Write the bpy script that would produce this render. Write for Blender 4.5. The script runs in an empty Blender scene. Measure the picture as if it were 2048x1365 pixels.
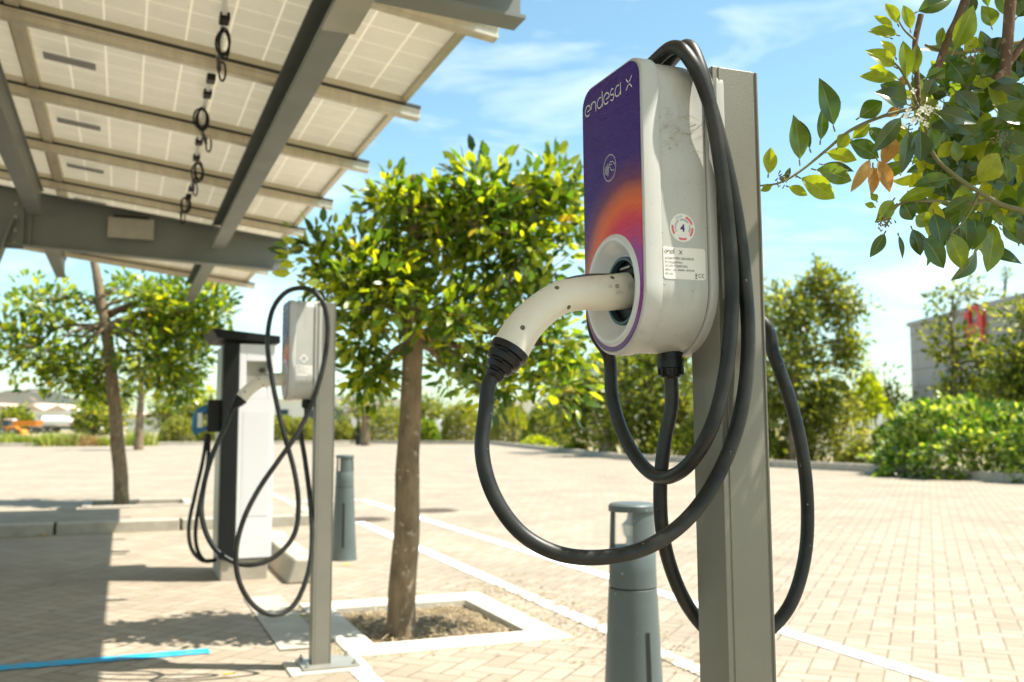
import bpy, bmesh, math, random
import numpy as np
from mathutils import Vector, Matrix, Quaternion, noise

# ------------------------------------------------------------------ camera, world, sun
F_PX = 1950.0; H = 1.03
PITCH = math.atan((850 - 682.5) / F_PX)
A = math.radians(21.7)                      # turn of the parking grid against the view
S = bpy.context.scene
cam = bpy.data.cameras.new('camera'); co = bpy.data.objects.new('camera', cam)
S.collection.objects.link(co); S.camera = co
cam.sensor_width = 36.0; cam.lens = F_PX / 2048 * 36.0
cam.clip_start = 0.02; cam.clip_end = 4000
co.location = (0, 0, H); co.rotation_euler = (math.pi / 2 + PITCH, 0, 0)
cam.dof.use_dof = True; cam.dof.focus_distance = 1.30; cam.dof.aperture_fstop = 6.8

SUN_EL = math.radians(61.2); SUN_AZ = math.radians(-3.0)    # azimuth from +X towards +Y
SDIR = Vector((math.cos(SUN_EL) * math.cos(SUN_AZ), math.cos(SUN_EL) * math.sin(SUN_AZ), math.sin(SUN_EL)))
w = bpy.data.worlds.new('World'); S.world = w; w.use_nodes = True
nt = w.node_tree; nt.nodes.clear()
out = nt.nodes.new('ShaderNodeOutputWorld'); bg = nt.nodes.new('ShaderNodeBackground')
sky = nt.nodes.new('ShaderNodeTexSky'); sky.sky_type = 'NISHITA'; sky.sun_disc = False
sky.sun_elevation = SUN_EL; sky.sun_rotation = math.pi / 2 - SUN_AZ
sky.air_density = 1.0; sky.dust_density = 0.9; sky.ozone_density = 1.0
tc = nt.nodes.new('ShaderNodeTexCoord'); mp = nt.nodes.new('ShaderNodeMapping')
mp.inputs['Scale'].default_value = (2.6, 2.6, 9.0); mp.inputs['Rotation'].default_value = (0.25, -0.22, 0.4)
n1 = nt.nodes.new('ShaderNodeTexNoise'); n1.inputs['Scale'].default_value = 2.1; n1.inputs['Detail'].default_value = 7; n1.inputs['Roughness'].default_value = 0.55
n1.inputs['Distortion'].default_value = 0.4
rp = nt.nodes.new('ShaderNodeValToRGB'); rp.color_ramp.elements[0].position = 0.49; rp.color_ramp.elements[0].color = (0, 0, 0, 1)
rp.color_ramp.elements[1].position = 0.78; rp.color_ramp.elements[1].color = (0.5, 0.5, 0.5, 1)
tint = nt.nodes.new('ShaderNodeMix'); tint.data_type = 'RGBA'; tint.blend_type = 'MULTIPLY'; tint.inputs[0].default_value = 1.0
tint.inputs[7].default_value = (1.02, 1.24, 1.10, 1)
mx = nt.nodes.new('ShaderNodeMix'); mx.data_type = 'RGBA'; mx.inputs[7].default_value = (8.0, 8.5, 9.0, 1)
L = nt.links.new
L(tc.outputs['Generated'], mp.inputs[0]); L(mp.outputs[0], n1.inputs['Vector']); L(n1.outputs[0], rp.inputs[0])
L(sky.outputs[0], tint.inputs[6]); L(tint.outputs[2], mx.inputs[6]); L(rp.outputs[0], mx.inputs[0])
L(mx.outputs[2], bg.inputs[0]); bg.inputs[1].default_value = 0.10
L(bg.outputs[0], out.inputs[0])
sun = bpy.data.lights.new('sun', 'SUN'); sun.energy = 5.0; sun.angle = math.radians(0.53); sun.color = (1.0, 0.96, 0.875)
so = bpy.data.objects.new('sun', sun); S.collection.objects.link(so)
so.rotation_euler = (-SDIR).to_track_quat('-Z', 'Y').to_euler()
S.view_settings.view_transform = 'Standard'; S.view_settings.look = 'None'; S.view_settings.gamma = 1.0
S.view_settings.exposure = 1.08
S.cycles.max_bounces = 8; S.cycles.transparent_max_bounces = 12

# ------------------------------------------------------------------ measuring helpers (pixels of the 2048 wide photo)
cp, sp = math.cos(PITCH), math.sin(PITCH)
DP = Vector((math.cos(A), math.sin(A), 0)); DQ = Vector((-math.sin(A), math.cos(A), 0)); UP = Vector((0, 0, 1))
def ray(u, v):
    z = -(v - 682.5) / F_PX
    return Vector(((u - 1024) / F_PX, cp - sp * z, sp + cp * z))
def atY(u, v, Y):
    r = ray(u, v); return Vector((0, 0, H)) + r * (Y / r.y)
def G(u, v, z=0.0):
    r = ray(u, v); return Vector((0, 0, H)) + r * ((z - H) / r.z)
def onq(u, v, q):
    r = ray(u, v); return Vector((0, 0, H)) + r * (q / r.dot(DQ))
def onp(u, v, p):
    r = ray(u, v); return Vector((0, 0, H)) + r * (p / r.dot(DP))
def W(p, q, z=0.0): return DP * p + DQ * q + UP * z
def PQ(P): return Vector((P.dot(DP), P.dot(DQ), P.z))
PE, ZE, TS = 1.30, 2.62, 0.125               # canopy edge and slope
def pz(p): return ZE + TS * (PE - p)
def onplane(u, v, off=0.0):
    n = DP * TS + UP; r = ray(u, v); o = Vector((0, 0, H))
    return o + r * ((ZE + TS * PE - off - n.dot(o)) / n.dot(r))

# ------------------------------------------------------------------ materials
class NT:
    def __init__(s, name):
        s.m = bpy.data.materials.new(name); s.m.use_nodes = True; s.t = s.m.node_tree; s.t.nodes.clear()
        s.out = s.n('ShaderNodeOutputMaterial'); s._tc = None
    def n(s, t, **k):
        o = s.t.nodes.new(t)
        for a, b in k.items(): setattr(o, a, b)
        return o
    def l(s, a, b): s.t.links.new(a, b)
    def set(s, sock, v):
        if v is None: return
        if hasattr(v, 'is_linked') or isinstance(v, bpy.types.NodeSocket): s.l(v, sock)
        else: sock.default_value = v
    def M(s, op, a, b=None, c=None, clamp=False):
        o = s.n('ShaderNodeMath', operation=op, use_clamp=clamp)
        for i, x in enumerate((a, b, c)):
            if x is not None: s.set(o.inputs[i], x)
        return o.outputs[0]
    def coord(s, kind='Object'):
        if s._tc is None: s._tc = s.n('ShaderNodeTexCoord')
        return s._tc.outputs[kind]
    def world(s): return s.n('ShaderNodeNewGeometry').outputs['Position']
    def map(s, v, scale=(1, 1, 1), rot=(0, 0, 0), loc=(0, 0, 0)):
        o = s.n('ShaderNodeMapping'); s.l(v, o.inputs[0]); o.inputs['Scale'].default_value = scale
        o.inputs['Rotation'].default_value = rot; o.inputs['Location'].default_value = loc; return o.outputs[0]
    def noise(s, v, scale, detail=4, rough=0.55, dist=0.0):
        o = s.n('ShaderNodeTexNoise'); 
        if v is not None: s.l(v, o.inputs['Vector'])
        o.inputs['Scale'].default_value = scale; o.inputs['Detail'].default_value = detail
        o.inputs['Roughness'].default_value = rough; o.inputs['Distortion'].default_value = dist; return o.outputs[0]
    def ramp(s, f, stops):
        o = s.n('ShaderNodeValToRGB'); s.l(f, o.inputs[0]); e = o.color_ramp.elements
        while len(e) < len(stops): e.new(0.5)
        for i, (p, c) in enumerate(stops):
            e[i].position = p; e[i].color = (*c, 1) if hasattr(c, '__len__') else (c, c, c, 1)
        return o.outputs[0]
    def mix(s, f, a, b, mode='MIX'):
        o = s.n('ShaderNodeMix', data_type='RGBA', blend_type=mode)
        s.set(o.inputs[0], f)
        for i, x in ((6, a), (7, b)):
            s.set(o.inputs[i], (*x, 1) if isinstance(x, tuple) and len(x) == 3 else x)
        return o.outputs[2]
    def bump(s, h, strength=0.3, dist=0.01):
        o = s.n('ShaderNodeBump'); s.l(h, o.inputs['Height']); o.inputs['Strength'].default_value = strength
        o.inputs['Distance'].default_value = dist; return o.outputs[0]
    def bsdf(s, col, rough=0.5, metal=0.0, normal=None, spec=0.5, coat=0.0, trans=0.0):
        o = s.n('ShaderNodeBsdfPrincipled')
        s.set(o.inputs['Base Color'], (*col, 1) if isinstance(col, tuple) and len(col) == 3 else col)
        s.set(o.inputs['Roughness'], rough); s.set(o.inputs['Metallic'], metal)
        o.inputs['Specular IOR Level'].default_value = spec; o.inputs['Coat Weight'].default_value = coat
        o.inputs['Coat Roughness'].default_value = 0.08
        o.inputs['Transmission Weight'].default_value = trans
        if normal is not None: s.l(normal, o.inputs['Normal'])
        return o.outputs[0]
    def done(s, sh): s.l(sh, s.out.inputs[0]); return s.m

def plain(name, c1, c2=None, scale=8, rough=0.5, metal=0.0, bump=0.0, bscale=60, spec=0.5, coat=0.0, specks=None, rvar=0.0, bdist=0.002, stretch=(1, 1, 1)):
    t = NT(name); v = t.map(t.coord(), stretch)
    col = c1
    if c2 is not None:
        f = t.ramp(t.noise(v, scale, 6, 0.6), [(0.35, 0.0), (0.68, 1.0)]); col = t.mix(f, c1, c2)
    if specks is not None:
        sc, thr, cc = specks
        f = t.ramp(t.noise(t.coord(), sc, 2, 0.5), [(thr, 0.0), (thr + 0.03, 1.0)]); col = t.mix(f, col, cc)
    nrm = None
    if bump > 0: nrm = t.bump(t.noise(v, bscale, 5, 0.6), bump, bdist)
    r = rough
    if rvar > 0: r = t.M('ADD', t.M('MULTIPLY', t.M('SUBTRACT', t.noise(v, scale * 2.3, 5), 0.5), rvar), rough)
    return t.done(t.bsdf(col, r, metal, nrm, spec, coat))

def herring(t, v, unit=0.1, gap=0.035):
    """returns (joint mask, brick random value)"""
    sx = t.n('ShaderNodeSeparateXYZ'); t.l(v, sx.inputs[0])
    x = t.M('DIVIDE', sx.outputs[0], unit); y = t.M('DIVIDE', sx.outputs[1], unit)
    i = t.M('FLOOR', x); j = t.M('FLOOR', y); fx = t.M('SUBTRACT', x, i); fy = t.M('SUBTRACT', y, j)
    m = t.M('FLOORED_MODULO', t.M('ADD', t.M('SUBTRACT', i, j), 4000.2), 4.0)
    def near(k): return t.M('COMPARE', m, k + 0.2, 0.4)
    e0, e1, e2, e3 = near(0), near(1), near(2), near(3)
    dl = t.M('ADD', fx, e1); dr = t.M('ADD', t.M('SUBTRACT', 1.0, fx), e0)
    db = t.M('ADD', fy, e2); dt = t.M('ADD', t.M('SUBTRACT', 1.0, fy), e3)
    d = t.M('MINIMUM', t.M('MINIMUM', dl, dr), t.M('MINIMUM', db, dt))
    idx = t.M('SUBTRACT', i, e1); idy = t.M('SUBTRACT', j, e2)
    cb = t.n('ShaderNodeCombineXYZ'); t.l(idx, cb.inputs[0]); t.l(idy, cb.inputs[1])
    wn = t.n('ShaderNodeTexWhiteNoise'); t.l(cb.outputs[0], wn.inputs['Vector'])
    return d, wn.outputs['Value']

def paver_color(t):
    v = t.world(); vr = t.map(v, rot=(0, 0, math.radians(23.0)))
    warp = t.noise(v, 14, 2)
    d, rnd = herring(t, vr)
    d2 = t.M('ADD', d, t.M('MULTIPLY', t.M('SUBTRACT', warp, 0.5), 0.03))
    joint = t.ramp(d2, [(0.016, 1.0), (0.064, 0.0)])
    base = t.ramp(rnd, [(0.0, (0.315, 0.257, 0.186)), (0.5, (0.345, 0.286, 0.212)), (1.0, (0.375, 0.316, 0.240))])
    grime = t.ramp(t.noise(v, 0.8, 6, 0.6), [(0.35, 0.84), (0.65, 1.06)])
    base = t.mix(1.0, base, grime, 'MULTIPLY')
    fine = t.ramp(t.noise(v, 90, 4, 0.7), [(0.3, 0.82), (0.7, 1.1)])
    base = t.mix(1.0, base, fine, 'MULTIPLY')
    patch = t.ramp(t.noise(v, 2.7, 5, 0.7), [(0.60, 0.0), (0.75, 1.0)])
    base = t.mix(t.M('MULTIPLY', patch, 0.4), base, (0.22, 0.175, 0.13))
    jc = t.mix(t.ramp(t.noise(v, 5, 4), [(0.4, 0.0), (0.6, 1.0)]), (0.15, 0.108, 0.065), (0.235, 0.178, 0.118))
    st = t.ramp(t.noise(v, 1.35, 3, 0.5, 0.6), [(0.66, 0.0), (0.72, 1.0)]); base = t.mix(t.M('MULTIPLY', st, 0.30), base, (0.19, 0.15, 0.105))
    ty = t.ramp(t.noise(t.map(v, (2.6, .10, 1), (0, 0, math.radians(-21.7))), 1.2, 3, 0.6), [(0.58, 0.0), (0.72, 1.0)]); base = t.mix(t.M('MULTIPLY', ty, 0.18), base, (0.20, 0.17, 0.13))
    return v, d2, joint, t.mix(joint, base, jc)
def paver_mat():
    t = NT('block_paving'); v, d, joint, col = paver_color(t)
    h = t.M('ADD', t.ramp(d, [(0.0, 0.0), (0.09, 1.0)]), t.M('MULTIPLY', t.noise(v, 120, 3), 0.25))
    return t.done(t.bsdf(col, 0.85, 0, t.bump(h, 0.55, 0.004), 0.3))
def paint_mat(name, colr, wear):
    t = NT(name); v, d, joint, col = paver_color(t)
    wn = t.noise(v, 9, 7, 0.75); mask = t.ramp(wn, [(wear, 0.0), (wear + 0.05, 1.0)])
    mask = t.M('MULTIPLY', mask, t.M('SUBTRACT', 1.0, t.M('MULTIPLY', joint, 0.75)))
    c = t.mix(mask, col, colr)
    h = t.ramp(d, [(0.0, 0.0), (0.09, 1.0)])
    return t.done(t.bsdf(c, 0.7, 0, t.bump(h, 0.4, 0.003), 0.3))

def leaf_mat(name, dark, mid, light, trans=0.42, rough=0.38, gloss=0.5, yellow=None):
    t = NT(name); g = t.n('ShaderNodeNewGeometry'); r = g.outputs['Random Per Island']
    st = [(0.0, dark), (0.45, mid), (0.85, light)]
    if yellow: st.append((0.994, light)); st.append((0.997, yellow))
    col = t.ramp(r, st)
    at = t.n('ShaderNodeAttribute', attribute_name='rib'); vein = t.ramp(at.outputs['Fac'], [(0.35, 0.0), (0.9, 0.6)])
    mot = t.ramp(t.noise(t.coord(), 60, 4, 0.6), [(0.3, 0.72), (0.7, 1.2)]); col = t.mix(1.0, col, mot, 'MULTIPLY')
    col = t.mix(vein, col, t.mix(0.5, col, (0.42, 0.46, 0.14)))
    back = t.mix(0.22, col, (0.22, 0.28, 0.05))
    c2 = t.mix(g.outputs['Backfacing'], col, back)
    p = t.bsdf(c2, rough, 0, None, gloss)
    tr = t.n('ShaderNodeBsdfTranslucent'); tcl = t.mix(1.0, col, (3.4, 3.0, 0.9), 'MULTIPLY'); t.l(tcl, tr.inputs[0])
    ms = t.n('ShaderNodeMixShader'); ms.inputs[0].default_value = trans; t.l(p, ms.inputs[1]); t.l(tr.outputs[0], ms.inputs[2])
    return t.done(ms.outputs[0])

def panel_back_mat():
    t = NT('solar_panel_back'); sx = t.n('ShaderNodeSeparateXYZ'); t.l(t.coord(), sx.inputs[0])
    def grid(o, pitch, wd):
        x = t.M('DIVIDE', o, pitch); f = t.M('SUBTRACT', x, t.M('FLOOR', x))
        return t.M('LESS_THAN', t.M('MINIMUM', f, t.M('SUBTRACT', 1.0, f)), wd)
    gx = grid(sx.outputs[0], 0.1745, 0.026); gy = grid(t.M('ADD', sx.outputs[1], 0.0), 0.1745, 0.020)
    g = t.M('MAXIMUM', gx, gy)
    base = t.mix(t.ramp(t.noise(t.coord(), 2.2, 6, 0.6), [(0.35, 0.0), (0.65, 1.0)]), (0.50, 0.46, 0.355), (0.62, 0.575, 0.46))
    dirt = t.ramp(t.noise(t.coord(), 14, 5, 0.7), [(0.55, 1.0), (0.8, 0.86)])
    base = t.mix(1.0, base, dirt, 'MULTIPLY')
    col = t.mix(t.M('MULTIPLY', g, 0.55), base, (0.86, 0.78, 0.58))
    col = t.mix(t.n('ShaderNodeNewGeometry').outputs['Backfacing'], col, (0.02, 0.024, 0.04))
    p = t.bsdf(col, 0.35, 0, None, 0.5)
    tr = t.n('ShaderNodeBsdfTranslucent'); tr.inputs[0].default_value = (0.95, 0.83, 0.60, 1)
    ms = t.n('ShaderNodeMixShader'); t.l(t.M('ADD', t.M('MULTIPLY', g, 0.07), 0.095), ms.inputs[0]); t.l(p, ms.inputs[1]); t.l(tr.outputs[0], ms.inputs[2])
    return t.done(ms.outputs[0])

def front_panel_mat():
    # local coords of the station: x = p outwards into the post, y = q, z up; ring centre at y 0.06
    t = NT('printed_front_panel'); sx = t.n('ShaderNodeSeparateXYZ'); t.l(t.coord(), sx.inputs[0])
    dy = t.M('SUBTRACT', sx.outputs[1], RQ - 0.052); dz = t.M('MULTIPLY', t.M('SUBTRACT', sx.outputs[2], RZ - 0.010), 0.93)
    r = t.M('SQRT', t.M('ADD', t.M('MULTIPLY', dy, dy), t.M('MULTIPLY', dz, dz)))
    r = t.M('ADD', r, t.M('MULTIPLY', t.M('SUBTRACT', t.noise(t.coord(), 14, 2), 0.5), 0.012))
    rr = t.M('DIVIDE', r, 0.208)
    up = t.ramp(rr, [(0.28, (0.34, 0.02, 0.26)), (0.37, (0.60, 0.012, 0.13)), (0.48, (0.74, 0.016, 0.045)), (0.59, (0.86, 0.13, 0.02)),
                     (0.67, (0.60, 0.12, 0.05)), (0.75, (0.17, 0.035, 0.10)), (0.90, (0.040, 0.010, 0.185))])
    lowf = t.n('ShaderNodeMapRange'); t.l(sx.outputs[2], lowf.inputs[0])
    lowf.inputs[1].default_value = RZ - 0.075; lowf.inputs[2].default_value = RZ + 0.03; lowf.inputs[3].default_value = 1; lowf.inputs[4].default_value = 0
    col = t.mix(lowf.outputs[0], up, (0.13, 0.025, 0.17))
    rside = t.n('ShaderNodeMapRange'); t.l(sx.outputs[1], rside.inputs[0])
    rside.inputs[1].default_value = RQ - 0.055; rside.inputs[2].default_value = RQ - 0.10; rside.inputs[3].default_value = 0; rside.inputs[4].default_value = 1
    zz = t.n('ShaderNodeMapRange'); t.l(sx.outputs[2], zz.inputs[0]); zz.inputs[1].default_value = RZ + 0.11; zz.inputs[2].default_value = RZ + 0.02
    col = t.mix(t.M('MULTIPLY', t.M('MULTIPLY', rside.outputs[0], zz.outputs[0]), 0.75), col, (0.22, 0.05, 0.27))
    sc = t.map(t.coord(), (1, 1, 9)); dirt = t.ramp(t.noise(sc, 5, 5, 0.6), [(0.45, 0.0), (0.7, 1.0)])
    col = t.mix(t.M('MULTIPLY', dirt, 0.03), col, (0.30, 0.28, 0.36))
    spk = t.ramp(t.noise(t.coord(), 260, 2, 0.5), [(0.735, 0.0), (0.75, 1.0)]); col = t.mix(t.M('MULTIPLY', spk, 0.3), col, (0.6, 0.58, 0.6))
    rough = t.M('ADD', 0.26, t.M('MULTIPLY', dirt, 0.12))
    return t.done(t.bsdf(col, rough, 0, None, 0.26, 0.0))
# station local frame: origin at post base centre
OP, OQ = 0.837, 1.231
RQ, RZ = 1.290 - OQ, 1.232

mt = {}
mt['paver'] = paver_mat()
mt['white_line'] = paint_mat('white_road_paint', (0.86, 0.85, 0.82), 0.36)
mt['worn_line'] = paint_mat('worn_white_road_paint', (0.84, 0.83, 0.80), 0.45)
mt['blue_line'] = paint_mat('blue_road_paint', (0.02, 0.36, 0.60), 0.36)
mt['dirt'] = plain('dry_earth', (0.38, 0.28, 0.17), (0.24, 0.22, 0.09), 0.15, 0.95, bump=0.4, bscale=3, bdist=0.05)
mt['soil'] = plain('mulch_soil', (0.25, 0.185, 0.105), (0.12, 0.088, 0.05), 26, 0.95, bump=1.0, bscale=55, bdist=0.014, specks=(48, 0.62, (0.40, 0.32, 0.20)))
mt['concrete'] = plain('kerb_concrete', (0.44, 0.39, 0.31), (0.33, 0.29, 0.23), 5, 0.9, bump=0.5, bscale=70, bdist=0.003, specks=(120, 0.66, (0.22, 0.19, 0.15)))
mt['pale_concrete'] = plain('pale_concrete', (0.58, 0.53, 0.44), (0.47, 0.42, 0.34), 4, 0.9, bump=0.4, bscale=60, bdist=0.003, specks=(90, 0.70, (0.35, 0.31, 0.25)))
mt['iron'] = plain('cast_iron', (0.23, 0.17, 0.12), (0.15, 0.12, 0.09), 12, 0.8, bump=0.5, bscale=40)
def housing_mat():
    t = NT('housing_plastic'); v = t.coord()
    col = t.mix(t.ramp(t.noise(v, 7, 6, 0.6), [(0.35, 0.0), (0.68, 1.0)]), (0.50, 0.495, 0.455), (0.45, 0.445, 0.405))
    sc = t.ramp(t.noise(t.map(v, (1.0, 1.0, .16), (0, .45, 0)), 46, 5, 0.6), [(0.52, 0.0), (0.75, 1.0)])
    col = t.mix(t.M('MULTIPLY', sc, 0.45), col, (0.33, 0.315, 0.265))
    bl = t.ramp(t.noise(v, 3.4, 5, 0.7), [(0.5, 0.0), (0.8, 1.0)]); col = t.mix(t.M('MULTIPLY', bl, 0.35), col, (0.58, 0.54, 0.45))
    spk = t.ramp(t.noise(v, 190, 2, 0.5), [(0.725, 0.0), (0.74, 1.0)]); col = t.mix(t.M('MULTIPLY', spk, 0.8), col, (0.22, 0.16, 0.09))
    return t.done(t.bsdf(col, t.M('ADD', 0.30, t.M('MULTIPLY', t.noise(v, 18, 5), 0.22)), 0, t.bump(t.noise(v, 420, 3), 0.12, 0.0006), 0.5))
mt['housing'] = housing_mat()
mt['cobweb'] = plain('cobweb', (0.62, 0.56, 0.44), (0.30, 0.20, 0.10), 60, 0.9)
mt['seam'] = plain('dark_seam', (0.05, 0.045, 0.035), rough=0.8)
mt['post'] = plain('post_powder_coat', (0.245, 0.228, 0.180), (0.205, 0.190, 0.148), 3, 0.45, bump=0.35, bscale=330, bdist=0.0011, rvar=0.15, metal=0.25, specks=(300, 0.75, (0.52, 0.49, 0.42)))
mt['cable'] = plain('cable_rubber', (0.007, 0.0075, 0.0065), (0.040, 0.038, 0.031), 11, 0.44, bump=0.25, bscale=260, bdist=0.0006, rvar=0.3, spec=0.38, specks=(170, 0.735, (0.30, 0.28, 0.24)))
mt['black'] = plain('black_plastic', (0.006, 0.006, 0.006), (0.011, 0.011, 0.010), 14, 0.42, spec=0.35, rvar=0.2)
mt['handle'] = plain('cream_plastic', (0.76, 0.70, 0.575), (0.71, 0.65, 0.53), 12, 0.30, rvar=0.2, spec=0.5, specks=(190, 0.745, (0.40, 0.32, 0.22)))
mt['screw'] = plain('screw_hole', (0.12, 0.10, 0.07), rough=0.6)
mt['ringwhite'] = plain('ring_plastic', (0.70, 0.69, 0.67), (0.65, 0.64, 0.62), 9, 0.22, spec=0.6, coat=0.3)
mt['teal'] = plain('teal_gasket', (0.03, 0.075, 0.09), rough=0.3)
mt['hole'] = plain('socket_dark', (0.006, 0.006, 0.006), rough=0.5)
mt['ink_white'] = plain('white_print', (0.82, 0.78, 0.76), rough=0.5)
mt['ink_dark'] = plain('dark_print', (0.035, 0.035, 0.04), rough=0.5)
mt['ink_faint'] = plain('faint_print', (0.33, 0.29, 0.23), rough=0.5)
mt['ink_navy'] = plain('navy_print', (0.06, 0.04, 0.22), rough=0.5)
mt['ink_red'] = plain('red_print', (0.72, 0.12, 0.13), rough=0.5)
mt['ink_pale'] = plain('pale_blue_print', (0.55, 0.58, 0.66), rough=0.5)
mt['label'] = plain('label_paper', (0.80, 0.77, 0.70), (0.76, 0.72, 0.65), 30, 0.45)
mt['panelprint'] = front_panel_mat()
mt['bollard'] = plain('bollard_paint', (0.098, 0.118, 0.112), (0.078, 0.097, 0.092), 6, 0.45, bump=0.15, bscale=200, specks=(75, 0.73, (0.40, 0.40, 0.36)), rvar=0.2)
def glass_mat():
    t = NT('clear_glass'); g = t.n('ShaderNodeBsdfGlass'); g.inputs[0].default_value = (0.93, 0.95, 0.92, 1); g.inputs['Roughness'].default_value = 0.12; g.inputs['IOR'].default_value = 1.25
    tr = t.n('ShaderNodeBsdfTransparent'); ms = t.n('ShaderNodeMixShader'); ms.inputs[0].default_value = 0.78
    t.l(g.outputs[0], ms.inputs[1]); t.l(tr.outputs[0], ms.inputs[2]); return t.done(ms.outputs[0])
mt['glass'] = glass_mat()
mt['steel'] = plain('galvanised_steel', (0.42, 0.40, 0.34), (0.34, 0.33, 0.29), 5, 0.42, metal=0.5, rvar=0.2)
mt['alu'] = plain('anodised_rail', (0.72, 0.65, 0.50), (0.60, 0.54, 0.42), 4, 0.38, metal=0.25, rvar=0.2, stretch=(6, 1, 1))
mt['railshade_groove'] = plain('rail_shade_and_groove', (0.05, 0.045, 0.035), rough=0.7)
mt['frame_alu'] = plain('panel_frame_alu', (0.60, 0.55, 0.42), rough=0.4, metal=0.5)
mt['beampaint'] = plain('beam_paint', (0.19, 0.205, 0.185), (0.16, 0.172, 0.155), 2.5, 0.5, rvar=0.2, metal=0.1, bump=0.15, bscale=150)
mt['panelback'] = panel_back_mat()
mt['cells'] = plain('solar_cells', (0.015, 0.018, 0.03), rough=0.2)
mt['label_grey'] = plain('grey_label', (0.30, 0.30, 0.29), rough=0.6)
mt['cab_dark'] = plain('cabinet_graphite', (0.010, 0.011, 0.0105), (0.008, 0.009, 0.0085), 3, 0.55, spec=0.25, rvar=0.2)
mt['cab_white'] = plain('cabinet_white', (0.76, 0.74, 0.75), (0.72, 0.70, 0.71), 2, 0.4)
mt['cab_grey'] = plain('cabinet_recess', (0.70, 0.685, 0.69), rough=0.5)
mt['blue'] = plain('blue_plastic', (0.015, 0.14, 0.30), rough=0.35)
mt['bark'] = plain('smooth_bark', (0.27, 0.19, 0.11), (0.13, 0.09, 0.05), 16, 0.9, bump=1.0, bscale=38, bdist=0.010, specks=(24, 0.64, (0.33, 0.27, 0.18)), stretch=(1, 1, .4))
mt['twig'] = plain('young_twig', (0.20, 0.20, 0.07), (0.14, 0.11, 0.05), 30, 0.7, bump=0.4, bscale=160)
mt['leaf'] = leaf_mat('glossy_leaf', (0.010, 0.036, 0.008), (0.075, 0.145, 0.010), (0.27, 0.31, 0.018), 0.45, 0.33, 0.7, (0.50, 0.33, 0.03))
mt['leafnear'] = leaf_mat('near_leaf', (0.013, 0.042, 0.008), (0.038, 0.085, 0.008), (0.115, 0.165, 0.010), 0.45, 0.22, 0.7)
mt['leafyoung'] = leaf_mat('young_leaf', (0.10, 0.155, 0.010), (0.17, 0.22, 0.014), (0.25, 0.28, 0.018), 0.5, 0.38, 0.35)
mt['leafdark'] = leaf_mat('dark_leaf', (0.007, 0.024, 0.008), (0.012, 0.036, 0.009), (0.022, 0.055, 0.010), 0.20, 0.22, 0.6)
mt['leafdry'] = leaf_mat('dry_leaf', (0.30, 0.14, 0.06), (0.36, 0.19, 0.085), (0.42, 0.25, 0.13), 0.22, 0.6, 0.2)
mt['leaffar'] = leaf_mat('tree_leaf', (0.022, 0.050, 0.008), (0.095, 0.135, 0.018), (0.28, 0.29, 0.05), 0.35, 0.40, 0.5)
mt['leafolive'] = leaf_mat('shrub_leaf', (0.09, 0.12, 0.025), (0.20, 0.225, 0.06), (0.34, 0.34, 0.12), 0.3, 0.5, 0.3)
mt['leafhedge'] = leaf_mat('bush_leaf', (0.010, 0.040, 0.006), (0.045, 0.125, 0.010), (0.34, 0.40, 0.08), 0.35, 0.34, 0.6)  # lightest leaf tone raised to paint in bright glints
mt['grassblade'] = leaf_mat('grass_blade', (0.10, 0.17, 0.02), (0.20, 0.27, 0.03), (0.33, 0.33, 0.10), 0.35, 0.6, 0.2)
mt['brownblade'] = leaf_mat('dry_blade', (0.20, 0.11, 0.06), (0.28, 0.18, 0.10), (0.36, 0.27, 0.15), 0.3, 0.7, 0.2)
mt['petal'] = plain('pale_petal', (0.85, 0.84, 0.66), rough=0.6)
mt['wall_white'] = plain('white_render', (0.78, 0.74, 0.68), (0.70, 0.66, 0.60), 0.4, 0.8)
mt['wall_beige'] = plain('beige_wall', (0.55, 0.47, 0.38), (0.50, 0.42, 0.34), 0.5, 0.8)
mt['roof'] = plain('pale_roof', (0.70, 0.52, 0.38), (0.62, 0.46, 0.34), 0.5, 0.8)
mt['window'] = plain('dark_window', (0.03, 0.06, 0.08), rough=0.15)
mt['orange'] = plain('orange_paint', (0.75, 0.24, 0.02), rough=0.45)
mt['tankwhite'] = plain('tank_white', (0.85, 0.84, 0.82), rough=0.35)
mt['tyre'] = plain('tyre_rubber', (0.03, 0.03, 0.03), rough=0.9)
mt['hill'] = plain('hill_scrub', (0.105, 0.085, 0.06), (0.045, 0.06, 0.04), 0.012, 0.95, specks=(0.03, 0.62, (0.24, 0.16, 0.11)))
mt['red'] = plain('red_sign', (0.62, 0.03, 0.02), rough=0.5)
mt['fence'] = plain('fence_white', (0.80, 0.80, 0.78), rough=0.5)
def cladding():
    t = NT('grey_cladding'); sx = t.n('ShaderNodeSeparateXYZ'); t.l(t.world(), sx.inputs[0])
    def ln(o, p, wd):
        x = t.M('DIVIDE', o, p); f = t.M('SUBTRACT', x, t.M('FLOOR', x)); return t.M('LESS_THAN', f, wd)
    g = t.M('MAXIMUM', ln(sx.outputs[2], 1.1, 0.05), ln(sx.outputs[1], 3.0, 0.02))
    col = t.mix(g, t.mix(t.noise(t.world(), 0.5), (0.31, 0.29, 0.29), (0.36, 0.34, 0.335)), (0.16, 0.15, 0.15))
    return t.done(t.bsdf(col, 0.6))
mt['cladding'] = cladding()

# ------------------------------------------------------------------ object helpers
def tag(o, label=None, cat=None, group=None, kind=None):
    if label: o['label'] = label
    if cat: o['category'] = cat
    if group: o['group'] = group
    if kind: o['kind'] = kind
    return o
def thing(name, label, cat, loc=(0, 0, 0), rotz=0.0, group=None):
    o = bpy.data.objects.new(name, None); S.collection.objects.link(o); o.empty_display_size = 0.1
    o.location = loc; o.rotation_euler = (0, 0, rotz); return tag(o, label, cat, group)

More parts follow.
